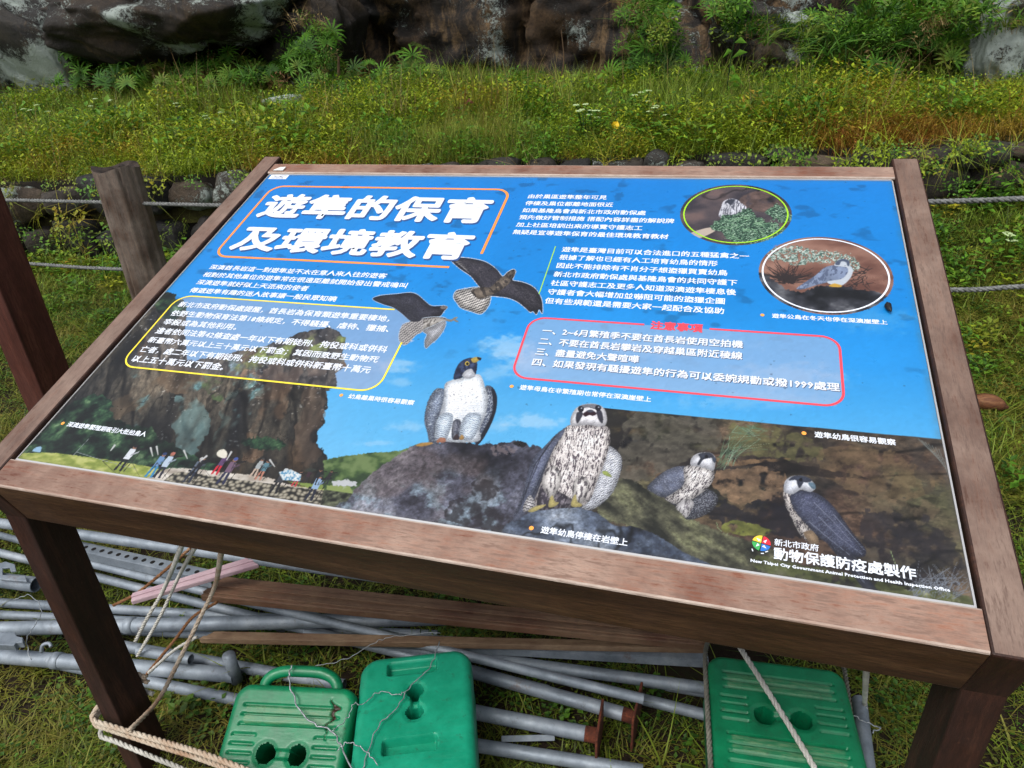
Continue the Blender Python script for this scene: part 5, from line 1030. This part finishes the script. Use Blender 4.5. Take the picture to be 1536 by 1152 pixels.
log_post(xp+.02, zt_post, .115, 3); log_post(2.6, zt_post+.02, .11, 5)
def fence_rope(pl, pr):
    a = [aty(-260, pl[0]-6, FY), aty(10, pl[0], FY), aty(140, pl[1], FY), aty(338, pl[2], FY), aty(900, pl[2]+8, FY), aty(1389, pr[0], FY), aty(1536, pr[1], FY)]
    e = a[-1]+(a[-1]-a[-2])*2.0; P_ = catmull(a+[e], 10); keep(mesh('fence_rope', *rope(P_, .0108, .062, 5), m_steelrope, smooth=True), fence)
fence_rope((300, 303, 308), (303, 298)); fence_rope((394, 402, 408), (434, 430))
# reddish square post at the left edge
m_rpost = wood_mat('reddish_post_timber', 2, [(52, 24, 16), (78, 40, 30), (98, 58, 46)], None, .6, off=(9, 1, 4))
c0 = atz(152, 780, 0); aa = math.radians(-6); hw = .056; P = []
for z in (-.1, 1.42):
    for sx, sy in ((-1, -1), (1, -1), (1, 1), (-1, 1)): P.append((c0[0]+hw*(sx*math.cos(aa)-sy*math.sin(aa)), c0[1]+hw*(sx*math.sin(aa)+sy*math.cos(aa)), z))
o = box8('wooden_post', P, m_rpost); bevel(o, .004); tag(o, 'reddish brown square wooden post left of the board in front of the ropes', 'post')

# ================================================================== things stored under the board
m_zinc, nt, b = new_mat('galvanised_steel', .42); b.inputs['Metallic'].default_value = .45
cz = coords(nt, kind='World'); k = ramp(nt, noise(nt, cz, 9, 8, .7), [(.3, (98, 108, 118)), (.55, (138, 147, 156)), (.75, (168, 175, 182))])
k = mix(nt, ramp(nt, noise(nt, cz, 34, 8, .85), [(.56, (0, 0, 0, 1)), (.72, (.8, .8, .8, 1))]), k, (84, 82, 80)); k = mix(nt, ramp(nt, noise(nt, cz, 5.5, 9, .8), [(.60, (0, 0, 0, 1)), (.70, (.75,)*3+(1,))]), k, (104, 74, 54)); nt.links.new(k, b.inputs['Base Color'])
nt.links.new(ramp(nt, noise(nt, cz, 14, 6, .7), [(.3, (.48,)*3+(1,)), (.7, (.75,)*3+(1,))]), b.inputs['Roughness']); bump(nt, b, noise(nt, cz, 160, 3), .15, .001)
m_rust, nt, b = new_mat('rust', .9); nt.links.new(ramp(nt, noise(nt, coords(nt, kind='World'), 70, 6, .7), [(.3, (44, 22, 16)), (.55, (92, 46, 30)), (.75, (136, 74, 44))]), b.inputs['Base Color']); bump(nt, b, noise(nt, coords(nt, kind='World'), 200, 3), .6, .002)
m_hole, nt, b = new_mat('dark_hole', .9); b.inputs['Base Color'].default_value = rgba((14, 14, 14))
def pipe(p0, z0, p1, z1, wpx, lab, name='steel_pipe', ext=(0, 0), grp='galvanised pipes stacked under the board', mat=None, coup=None):
    a, c = atz(*p0, z0), atz(*p1, z1); d_ = (c-a)/np.linalg.norm(c-a); a = a-d_*ext[0]; c = c+d_*ext[1]
    r = wpx/2*depth((atz(*p0, z0)+atz(*p1, z1))/2)/FPX; n = 20; q = [a, a, a+d_*.02, c-d_*.02, c, c]
    V, F = tube([a, c], r, n, False); V2, F2 = tube([a, c], r*.86, n, False); k = len(V); V = V+V2; F = F+[tuple(i+k for i in f[::-1]) for f in F2]
    F += [(i, i+k, (i+1) % n+k, (i+1) % n) for i in range(n)]+[(n+i, n+(i+1) % n, n+(i+1) % n+k, n+i+k) for i in range(n)]
    F += [tuple(k+i for i in range(n))[::1]]
    o = mesh(name, V, F, mat or m_zinc, smooth=True); o.data.polygons.foreach_set('use_smooth', [len(f) == 4 for f in F]); m_ = o.modifiers.new('edge', 'EDGE_SPLIT'); m_.split_angle = math.radians(50)
    tag(o, lab, 'pipe', grp)
    if coup is not None:
        for t in coup:
            g = a*(1-t)+c*t; w_ = mesh('collar', *tube([g-d_*.012, g-d_*.011, g+d_*.011, g+d_*.012], [r*1.0, r*1.13, r*1.13, r], 20), m_zinc, o, True)
    return o, a, c, r, d_
pipe((122, 802), .20, (560, 864), .20, 16, 'upper pipe just below the bottom rail, behind the punched bar', ext=(.5, .4))
pipe((138, 846), .115, (330, 893), .115, 12, 'thin pipe just under the punched bar', ext=(.25, 1.2))
pipe((146, 866), .07, (365, 921), .06, 13, 'pipe passing below the pink strip and under the brown plank', ext=(.6, .9))
pipe((0, 904), .035, (277, 920), .035, 14, 'pipe lying on the grass left of the leg, above the thick one', ext=(.2, .5))
pipe((0, 943), .085, (590, 929), .09, 21, 'thickest pipe running level through the picture left half', ext=(.35, .95), coup=(.3,))
pipe((150, 945), .03, (330, 954), .03, 11, 'slim pipe tucked under the thickest pipe', ext=(.3, .9))
o8, a8, c8, r8, d8 = pipe((0, 984), .045, (342, 1012), .045, 22, 'pipe with an upright stub at its end', ext=(.3, .02), coup=(.25, .48))
g = c8; keep(mesh('upright_stub', *tube([g+np.array([0, 0, -.02]), g+np.array([0, 0, .075]), g+np.array([0, 0, .0755]), g+np.array([0, 0, .03])], [r8*.8, r8*.8, r8*.68, r8*.66], 18), m_zinc, smooth=True), o8)
pipe((222, 976), .03, (500, 1025), .03, 17, 'pipe passing behind the green weight with a handle', ext=(.2, .03))
pipe((232, 980), .085, (286, 989), .085, 15, 'short open ended pipe stub lying by the leg', ext=(.05, 0))
pipe((228, 1024), .025, (352, 1049), .025, 17, 'lowest pipe right of the left leg', ext=(.3, .02))
pipe((128, 836), .06, (322, 886), .06, 11, 'lower thin pipe half hidden beneath the punched bar', ext=(.5, .8))
pipe((40, 924), .02, (300, 936), .02, 13, 'pipe on the ground just behind the thickest pipe', ext=(.4, .7))
# right-hand bundle
pipe((508, 958), .06, (1057, 1032), .06, 17, 'pipe ending behind the right green weight, uppermost of its bundle', ext=(.1, .06))
pipe((690, 975), .025, (1000, 1030), .025, 12, 'half hidden thin pipe between the two upper pipes', ext=(.1, .12))
pipe((700, 983), .03, (1057, 1072), .03, 16, 'pipe behind the rusty end plates', ext=(.3, .06))
def flanged(p0, p1, w_, lab, s_, ext):
    o, a, c, r, d_ = pipe(p0, .05, p1, .05, w_, lab, ext=ext)
    side = np.cross(d_, [0, 0, 1]); side /= np.linalg.norm(side); up = np.array([0, 0, 1.]); V, F = tube([c-d_*.03, c+d_*.001], r*1.02, 18, False); keep(mesh('rusty_collar', V, F, m_rust, smooth=True), o)
    hs_, th = .055, .006; P = [c+d_*t+side*sx*hs_+up*sz*hs_+up*.005 for t in (0, th) for sx, sz in ((-1, -1), (1, -1), (1, 1), (-1, 1))]; bevel(keep(box8('end_plate', P, m_rust), o), .002)
flanged((712, 1009), (953, 1076), 20, 'pipe with a rusty square end plate, the farther of two', 'far', (.15, 0)); flanged((721, 1070), (897, 1104), 22, 'pipe with a rusty square end plate, the nearer of two', 'near', (.15, 0))
pipe((727, 1120), .035, (930, 1152), .035, 20, 'nearest pipe at the bottom edge of the picture', ext=(.1, .05))
o, a, c, r, d_ = pipe((1289, 1050), .16, (1302, 1160), .16, 22, 'pipe pointing at the camera beside the right green weight', ext=(0, .2))
# flat bars
def bar(p0, p1, z0, z1, wpx, th, mat, name, lab, cat, grp=None, holes=0, lip=0, tilt=0):
    a, c = atz(*p0, z0), atz(*p1, z1); d_ = (c-a)/np.linalg.norm(c-a); w_ = wpx/2*depth((a+c)/2)/FPX; side = np.cross([0, 0, 1], d_); side /= np.linalg.norm(side); up = np.cross(d_, side)
    side, up = side*math.cos(tilt)+up*math.sin(tilt), up*math.cos(tilt)-side*math.sin(tilt)
    P = [q+side*s1*w_+up*t for t in (-th, 0) for q, s1 in ((a, -1), (c, -1), (c, 1), (a, 1))]; o = box8(name, P, mat); bevel(o, min(.002, th*.3)); tag(o, lab, cat, grp); L_ = np.linalg.norm(c-a)
    if lip:
        for s1 in (-1, 1): P = [q+side*(s1*w_+e)+up*t for t in (-lip, -th*.2) for q, e in ((a, -.002), (c, -.002), (c, .002), (a, .002))]; keep(box8('flange', P, mat), o)
    for k in range(holes):
        g = a+d_*(.03+k*(L_-.06)/(holes-1)); V = [tuple(g+side*.0072*math.cos(t_)+d_*.0072*math.sin(t_)+up*.0006) for t_ in np.linspace(0, 6.283, 15)[:-1]]; keep(mesh('punched_hole', V, [tuple(range(14))], m_hole), o)
    return o
bar((70, 808), (322, 864), .16, .16, 17, .003, m_zinc, 'punched_bar', 'galvanised bar with a row of punched holes beside the left leg', 'metal bar', holes=19, lip=.03)
bar((560, 954), (1062, 984), .10, .10, 15, .003, m_zinc, 'steel_channel', 'flat galvanised channel under the lower plank', 'metal channel', lip=.025)
m_plank = wood_mat('brown_plank', 0, [(62, 38, 28), (98, 64, 48), (124, 90, 68)], (134, 108, 84), .7, off=(2, 8, 3)); m_plank2 = wood_mat('split_plank', 0, [(70, 46, 34), (108, 80, 60), (150, 124, 94)], (148, 126, 100), .75, 1.3, off=(6, 3, 3))
m_pink = wood_mat('pink_painted_strip', 0, [(150, 118, 128), (178, 148, 158), (188, 162, 170)], (196, 176, 180), .55, off=(4, 4, 3))
def plank(Ptop, z, th, mat, lab, step=None, name='wooden_plank'):
    """a plank from the four corners of its upper face, with its underside straight below"""
    T = [atz(*p, zz_) for p, zz_ in zip(Ptop, z)]; B_ = [t-np.array([0, 0, th]) for t in T]; o = box8(name, B_+T, mat); bevel(o, .003)
    # shift grain frame along the plank
    a, c = (T[0]+T[3])/2, (T[1]+T[2])/2; ang = math.atan2(c[1]-a[1], c[0]-a[0]); M = Matrix.Translation(Vector([float(v) for v in a])) @ Matrix.Rotation(ang, 4, 'Z'); o.data.transform(M.inverted()); o.matrix_world = M
    tag(o, lab, 'plank')
    if step:
        for f0, f1, dz in step:
            Q = []
            for zz_ in (-.002, dz):
                for i0, i1, f in ((0, 3, f0), (1, 2, f0), (1, 2, f1), (0, 3, f1)): Q.append(T[i0]*(1-f)+T[i1]*f+np.array([0, 0, zz_]))
            r_ = box8('raised_ridge', Q, mat); r_.data.transform(M.inverted()); r_.matrix_world = M; bevel(r_, .0015); r_.parent = o; r_.matrix_parent_inverse = M.inverted()
    return o
plank([(300, 893), (1060, 968), (1060, 940), (336, 864)], (.20, .16, .16, .20), .022, m_plank, 'broad brown grooved plank lying across the pipes', step=[(.12, .32, .004), (.46, .66, .004)])
plank([(298, 959), (1056, 974), (1040, 962), (322, 946)], (.135, .13, .13, .135), .016, m_plank2, 'thin split brown plank below the broad one', step=[(.0, .35, .003)])
plank([(196, 902), (388, 846), (370, 836), (198, 889)], (.26, .27, .27, .26), .014, m_pink, 'narrow pale pink strip of wood lying slanted on the pipes', name='pink_strip', step=[(.40, .60, .004)])
bar((752, 1108), (832, 1106), .03, .03, 9, .004, m_zinc, 'metal_offcut', 'short crumpled strip of metal between two pipes', 'metal scrap', tilt=.3)
# brackets at the left edge
def plate(name, pts, z, th, mat, lab=None, cat=None, parent=None):
    T = [atz(px, py, z) for px, py in pts]; n = len(T); V = [t-np.array([0, 0, th]) for t in T]+T; F = [tuple(range(n)), tuple(range(n, 2*n))[::-1]]+[(i, (i+1) % n, (i+1) % n+n, i+n) for i in range(n)]
    o = mesh(name, V, F, mat); bm = bmesh.new(); bm.from_mesh(o.data); bmesh.ops.recalc_face_normals(bm, faces=bm.faces); bm.to_mesh(o.data); bm.free(); bevel(o, .0015)
    if lab: tag(o, lab, cat)
    return o
o, a, c, r, d_ = pipe((-60, 862), .10, (46, 876), .10, 22, 'short bracket pipe with a hooked lug at the far left', name='bracket_pipe', ext=(.1, .02), grp=None)
keep(plate('hooked_lug', [(-6, 846), (8, 842), (22, 846), (24, 856), (16, 857), (14, 851), (4, 852), (4, 862), (38, 864), (40, 872), (-6, 868)], .135, .006, m_zinc), o)
plate('coupling_clamp', [(-10, 948), (22, 948), (25, 954), (34, 956), (34, 963), (24, 964), (21, 968), (-10, 967)], .135, .02, m_zinc, 'bright galvanised clamp on the thick pipe at the left edge', 'clamp')
P_ = catmull([atz(62, 978, .10), atz(64, 968, .12), atz(73, 965, .125), atz(77, 970, .12)], 6); tag(mesh('wire_hook', *tube(P_, .0045, 8), m_zinc, smooth=True), 'small bent hook standing on the lower left pipe', 'hook')

# green ballast weights, moulded shells
def green(name, c0, c1):
    m, nt, b = new_mat(name, .38, .5); w_ = coords(nt); at = N(nt, 'ShaderNodeAttribute'); at.attribute_name = 'scuff'
    k = ramp(nt, noise(nt, w_, 12, 7, .7), [(.35, c0), (.65, c1)]); s_ = noise(nt, coords(nt, (1, 8, 1)), 26, 6, .8)
    k = mix(nt, ramp(nt, s_, [(.6, (0, 0, 0, 1)), (.78, (.22,)*3+(1,))]), k, (70, 150, 126))
    k = mix(nt, math_(nt, 'MULTIPLY', at.outputs['Fac'], ramp(nt, s_, [(.45, (.1,)*3+(1,)), (.62, (.7,)*3+(1,))])), k, (112, 140, 104)); d2 = noise(nt, w_, 45, 6, .8)
    k = mix(nt, ramp(nt, d2, [(.57, (0, 0, 0, 1)), (.72, (.75,)*3+(1,))]), k, (44, 62, 40)); at2 = N(nt, 'ShaderNodeAttribute'); at2.attribute_name = 'rusty'; k = mix(nt, at2.outputs['Fac'], k, (52, 32, 22)); nt.links.new(k, b.inputs['Base Color'])
    nt.links.new(ramp(nt, s_, [(.3, (.26,)*3+(1,)), (.7, (.6,)*3+(1,))]), b.inputs['Roughness']); bump(nt, b, d2, .12, .001); return m
m_g1 = green('green_plastic', (0, 96, 60), (2, 124, 80)); m_g2 = green('sea_green_plastic', (6, 126, 94), (24, 152, 118))
def weight(o_far, ang, tilt, W_, L_, H_, feats, mat, lab, slots=(), crack=False, taper=0, cr=.035, er=.016):
    nx, ny = int(W_/.0022), int(L_/.0022); x = np.linspace(-W_/2, W_/2, nx); y = np.linspace(-L_, 0, ny); xx, yy = np.meshgrid(x, y); qx = np.abs(xx)-(W_/2-cr); qy = np.abs(yy+L_/2)-(L_/2-cr)
    d_ = np.hypot(np.maximum(qx, 0), np.maximum(qy, 0))+np.minimum(np.maximum(qx, qy), 0)-cr
    out = d_ > 0; gx_ = np.maximum(qx, 0)*np.sign(xx); gy_ = np.maximum(qy, 0)*np.sign(yy+L_/2); nn = np.hypot(gx_, gy_)+1e-9; xx2 = np.where(out, xx-d_*gx_/nn, xx); yy2 = np.where(out, yy-d_*gy_/nn, yy); dd = np.minimum(d_, 0)
    for f in feats:
        if f[0] == 'hole':
            hx, hy, hr = f[1]*W_, -f[2]*W_, f[3]*W_; ds = np.hypot(xx2-hx, yy2-hy)+1e-9; inn = (ds < hr) & (ds > hr-.0026); ou = (ds >= hr) & (ds < hr+.0018); tgt = np.where(inn, hr*.975, np.where(ou, hr, ds)); xx2 = hx+(xx2-hx)*tgt/ds; yy2 = hy+(yy2-hy)*tgt/ds
    z = -er+np.sqrt(np.maximum(er**2-np.maximum(er+dd, 0)**2, 0)); sc_ = np.zeros_like(z)
    def rrd(cx, cy, hx, hy, r): ax, ay = np.abs(xx2-cx)-hx+r, np.abs(yy2-cy)-hy+r; return np.hypot(np.maximum(ax, 0), np.maximum(ay, 0))+np.minimum(np.maximum(ax, ay), 0)-r
    for f in feats:
        if f[0] == 'slot': z -= .0055*sstep(.001, -.002, rrd(f[1]*W_, -f[2]*W_, f[3]*W_, .010*W_/.27*.27/W_*W_/.27*.27+.0*W_ if False else .0034, .0034)); z += .0016*sstep(.0035, .0, np.abs(rrd(f[1]*W_, -f[2]*W_, f[3]*W_, .0034, .0034)-.0015))
        elif f[0] == 'hole': z = np.minimum(z, np.where(np.hypot(xx2-f[1]*W_, yy2+f[2]*W_) < f[3]*W_*.99, -.118, 0)-.003*sstep(.010, 0, np.hypot(xx2-f[1]*W_, yy2+f[2]*W_)-f[3]*W_))
        elif f[0] == 'chan': z -= f[5]*sstep(.003, -.003, rrd(f[1]*W_, -f[2]*W_, f[3]*W_, f[4]*W_, .006))
        elif f[0] == 'band': sc_ = np.maximum(sc_, sstep(.004, .0, rrd(f[1]*W_, -f[2]*W_, f[3]*W_, .006, .004))); z += .0012*sstep(.003, 0, rrd(f[1]*W_, -f[2]*W_, f[3]*W_, .006, .004))
    rus = np.zeros_like(z)
    if crack:
        cx = .33*W_+.006*np.sin(yy2*90)+.004*np.sin(yy2*260); cd_ = np.abs(xx2-cx); on = sstep(-.30*W_*1.6, -.24*W_, yy2)*sstep(-.08*W_, -.12*W_, yy2); wv = .0012+.010*np.exp(-((yy2+.16*W_)/.006)**2)+.004*np.exp(-((yy2+.22*W_)/.010)**2); m = sstep(wv+.001, wv*.5, cd_)*on; z -= m*.004; rus = m
    V = np.stack([xx2.ravel(), yy2.ravel(), z.ravel()], 1); i = np.arange(nx*ny).reshape(ny, nx); F = np.stack([i[:-1, :-1].ravel(), i[:-1, 1:].ravel(), i[1:, 1:].ravel(), i[1:, :-1].ravel()], 1)
    ring = np.concatenate([i[0, :], i[1:, -1], i[-1, -2::-1], i[-2:0:-1, 0]]); n = len(ring); k = len(V); rows = [V[ring]]
    for q, zz_, ins in ((0, -H_*.5, .0), (1, -H_*.5-.004, -.003), (2, -H_+.016, .0), (3, -H_+.004, -.006), (4, -H_, -.02)):
        B_ = V[ring].copy(); c_ = np.array([0, -L_/2]); B_[:, :2] += (B_[:, :2]-c_)/np.linalg.norm(B_[:, :2]-c_, axis=1)[:, None]*ins; B_[:, 2] = zz_; V = np.vstack([V, B_])
    F = F[~(z.ravel()[F].max(1) < -.09)]; FF = [F]; prev = ring
    for q in range(5): cur = k+q*n+np.arange(n); FF.append(np.stack([prev, cur, np.roll(cur, -1), np.roll(prev, -1)], 1)); prev = cur
    F = np.concatenate(FF)
    o = mesh('plastic_weight', V, F, mat, smooth=True); tag(o, lab, 'ballast weight', 'green plastic ballast weights under the board')
    for nm, arr in (('scuff', sc_), ('rusty', rus)): at = o.data.attributes.new(nm, 'FLOAT', 'POINT'); v_ = np.zeros(len(V), np.float32); v_[:nx*ny] = arr.ravel(); at.data.foreach_set('value', v_)
    es = o.modifiers.new('edge', 'EDGE_SPLIT'); es.split_angle = math.radians(62)
    o.location = [float(c) for c in o_far]; o.rotation_euler = (tilt, 0, ang); return o
ribs = [('slot', 0, v, .40) for v in (.16, .23, .30, .68, .75, .82, .89)]+[('slot', sx*.33, v, .10) for sx in (-1, 1) for v in (.375, .44, .505, .57)]+[('band', 0, v, .36) for v in (.195, .265, .715, .785)]+[('hole', -.125, .50, .072), ('hole', .125, .50, .072), ('chan', 0, .50, .10, .03, .008)]
def farmid(pl, pr, z): return (atz(*pl, z)+atz(*pr, z))/2
g1 = weight(farmid((362, 1020), (532, 1034), .25), math.radians(11), math.radians(24), .275, .36, .13, ribs, m_g1, 'green weight with a carrying handle and a cracked corner, left of the other two', crack=True)
hp = catmull([(-.085, -.025, -.035), (-.080, .012, -.022), (-.05, .030, -.018), (0, .033, -.018), (.05, .030, -.018), (.080, .012, -.022), (.085, -.025, -.035)], 8); hnd = mesh('handle', *tube(hp, .0125, 12), m_g1, g1, True)
weight(farmid((545, 986), (702, 968), .225), math.radians(22), 0, .255, .37, .15, [('chan', -.03, .17, .215, .065, .022), ('chan', -.03, .93, .215, .065, .022), ('hole', 0, .42, .072), ('hole', 0, .63, .072), ('chan', 0, .525, .03, .09, .012)], m_g2, 'smooth sea green weight with two finger recesses, middle of the three', cr=.045, er=.022)
weight(farmid((1060, 979), (1266, 1003), .225), math.radians(4.8), 0, .29, .40, .15, ribs, m_g1, 'green ribbed weight crossed by a white rope, at the right leg')

# ropes and wires
def ropemat(name, c0, c1, c2): m, nt, b = new_mat(name, .85, .2); nt.links.new(ramp(nt, noise(nt, coords(nt, kind='World'), 9, 6, .75), [(.35, c0), (.55, c1), (.72, c2)]), b.inputs['Base Color']); bump(nt, b, noise(nt, coords(nt, kind='World'), 500, 2), .4, .001); return m
m_rope = ropemat('weathered_rope', (150, 118, 92), (178, 164, 146), (196, 190, 176)); m_wrope = ropemat('white_rope', (160, 158, 150), (190, 188, 180), (206, 206, 200)); m_brope = ropemat('brown_rope', (84, 56, 38), (120, 84, 56), (146, 120, 96)); m_grope = ropemat('grey_green_rope', (84, 84, 74), (112, 110, 100), (140, 136, 124))
def ropeobj(P, r, mat, lab, grp=None, name='rope'): return tag(mesh(name, *rope(catmull(P, 8), r, None, 5), mat, smooth=True), lab, 'rope', grp)
def und(px, py): return aty(px, py, .752)
ropeobj([und(274, 815), atz(245, 885, .30), atz(222, 925, .20), atz(203, 962, .11)], .0050, m_wrope, 'pale rope strand hanging left of its two neighbours')
ropeobj([und(294, 818), atz(268, 865, .36), atz(240, 925, .22), atz(206, 984, .09)], .0045, m_wrope, 'pale rope strand in the middle of the three')
ropeobj([und(333, 822), atz(322, 880, .32), atz(296, 935, .22), atz(262, 1004, .17), atz(236, 1052, .17), atz(194, 1096, .21)], .0056, m_rope, 'long weathered rope running down to the foot of the left leg')
ropeobj([atz(286, 822, .30), atz(240, 862, .26), atz(205, 890, .22), atz(170, 908, .18)], .0045, m_brope, 'thin rust brown rope slanting over the pipes by the leg')
ropeobj([atz(326, 903, .22), atz(290, 925, .18), atz(262, 960, .14), atz(218, 1014, .10)], .0042, m_brope, 'brown stiff cord below the broad plank end')
ropeobj([atz(296, 955, .14), atz(262, 975, .13), atz(222, 1010, .12)], .0042, m_wrope, 'short pale cord crossing the lower left pipes')
lx0, lx1, ly0, ly1 = BX-HW-.0575, BX-HW-.0067, .706, .794
def loop(z0, zoff, P, r, mat, lab): ropeobj([(lx1+.008, ly1+.006, z0+.03), (lx0-.006, ly1+.008, z0+.02), (lx0-.010, ly0+.02, z0+.008), (lx0-.004, ly0-.009, z0), (lx1-.01, ly0-.011, z0-.004)]+P, r, mat, lab)
loop(.205, 0, [atz(236, 1110, .20), atz(300, 1129, .235), atz(372, 1156, .25), atz(430, 1180, .25)], .0062, m_rope, 'thick rope wound round the left leg and over the handled weight')
loop(.190, 0, [atz(236, 1118, .185), atz(300, 1138, .20), atz(352, 1158, .22), atz(420, 1190, .22)], .0058, m_rope, 'second turn of rope round the left leg just below the first')
loop(.150, 0, [atz(230, 1136, .13), atz(270, 1152, .12), atz(330, 1180, .12)], .0056, m_wrope, 'lowest white rope round the left leg running out of the picture')
ropeobj([aty(1108, 968, 1.25), atz(1118, 984, .245), atz(1160, 1050, .236), atz(1200, 1115, .236), atz(1232, 1170, .236)], .0062, m_wrope, 'white rope lying diagonally across the right green weight')
ropeobj([atz(1062, 960, .15), atz(1058, 985, .20), atz(1061, 1060, .215), atz(1067, 1170, .215)], .0058, m_grope, 'grey rope along the left side of the right green weight')
ropeobj([atz(1262, 990, .14), atz(1268, 1012, .18), atz(1277, 1080, .20), atz(1287, 1170, .20)], .0055, m_grope, 'dull rope along the right side of the right green weight')
ropeobj([aty(1300, 990, .80), aty(1299, 1012, .86), atz(1297, 1056, .18), atz(1298, 1062, .17)], .0048, m_wrope, 'short white rope dropping onto the pipe pointing at the camera')
m_wire, nt, b = new_mat('thin_wire', .45); b.inputs['Metallic'].default_value = .5; b.inputs['Base Color'].default_value = rgba((150, 156, 160))
def wire(pts, lab, r=.0012, zs=None):
    P = catmull([atz(px, py, zz_) for (px, py, zz_) in pts], 10); k = np.arange(len(P))[:, None]; P = P+.0016*np.sin(k*np.array([[1.3, .9, 1.7]])); tag(mesh('loose_wire', *tube(P, r, 5), m_wire, smooth=True), lab, 'wire')
wire([(437, 998, .27), (434, 1022, .26), (448, 1062, .245), (470, 1085, .235), (497, 1096, .23), (512, 1120, .23), (530, 1160, .23)], 'twisted wire hanging from the handle over the handled weight', .0018)
wire([(659, 962, .24), (645, 1000, .235), (615, 1030, .235), (595, 1062, .235), (566, 1092, .235), (545, 1150, .23), (542, 1165, .23)], 'long wire running down across the smooth weight', .0013)
wire([(497, 1098, .24), (522, 1076, .24), (530, 1056, .25), (545, 1056, .24), (568, 1038, .235), (596, 1042, .235), (606, 1038, .235)], 'curly wire bridging the two left weights', .0010)
wire([(506, 1126, .24), (520, 1114, .25), (536, 1118, .25), (552, 1130, .24), (566, 1146, .235)], 'short wire arc between the two left weights', .0012); wire([(470, 1000, .1), (520, 988, .12), (560, 965, .15), (590, 955, .17), (660, 948, .2)], 'fine wire rising from the handle to the planks', .0009)
wire([(20, 900, .08), (45, 893, .1), (62, 915, .12), (52, 938, .12), (40, 960, .12), (46, 990, .09)], 'loop of wire round the pipes at the left edge', .0011); wire([(1262, 1040, .2), (1272, 1066, .2), (1296, 1082, .2), (1320, 1092, .19), (1308, 1098, .19)], 'twist of wire tied to the pipe beside the right weight', .0014)

# bits lying about
m_bark = wood_mat('dead_wood', 0, [(60, 34, 22), (104, 64, 40), (140, 100, 66)], None, .85)
a, c = atz(1455, 602, .05), atz(1512, 612, .045); P_ = catmull([a, (a+c)/2+np.array([0, 0, .012]), c], 6); tag(mesh('dead_branch', *tube(P_, [.02, .026, .03, .032, .034, .034, .034, .033, .030, .026, .022, .012, .008], 9), m_bark, smooth=True), 'piece of dead brown wood on the grass right of the board', 'branch')
m_black, nt, b = new_mat('black_speck', .6); b.inputs['Base Color'].default_value = rgba((22, 22, 24))
c = brd(.7000, .5290, 0); c = brd(*uv(1331, 464), .005); P_ = [c+np.array([0, .012, .004]), c+np.array([0, .004, .002]), c-np.array([-.001, .006, 0]), c-np.array([-.003, .014, .002])]; tag(mesh('dark_pellet', *tube(catmull(P_, 4), np.interp(np.arange(13), [0, 4, 9, 12], [.0015, .0058, .0040, .0010]), 10), m_black, smooth=True), 'small black pellet lying on the blue print near the right stile', 'pellet')
m_chip, nt, b = new_mat('white_chip', .6); b.inputs['Base Color'].default_value = rgba((214, 214, 208))
u_, v_ = uv(420, 259); P_ = [brd(u_-.016, v_-.003, .0075), brd(u_+.014, v_-.003, .0075), brd(u_+.016, v_+.012, .0085), brd(u_+.002, v_+.008, .010)]; P_ += [p+N_W*.002 for p in P_]; o = mesh('white_flake', P_, [(0, 3, 2, 1), (4, 5, 6, 7), (0, 1, 5, 4), (1, 2, 6, 5), (2, 3, 7, 6), (3, 0, 4, 7)], m_chip); tag(o, 'white flake of paper at the top left corner of the print', 'paper flake')
for px, py, yy_, sx, lab in ((625, 243, 5.1, .17, 'dark flat stone just above the top rail'), (538, 165, 6.6, .16, 'pale flat stone in the grass left of the twigs'), (1175, 232, 5.05, .12, 'grey broken stone on the wall behind the top rail'), (430, 152, 7.0, .22, 'low pale slab in the grass under the fan leaved plants')):
    p = aty(px, py, yy_); o = put('loose_stone', rock_mesh('loose_stone', 3, int(px), (1, .7, .38), .2, .2, m_bould2 if 'pale' in lab else m_stone[1], 1), p, .3, sx); tag(o, lab, 'stone', 'loose stones on the terrace')
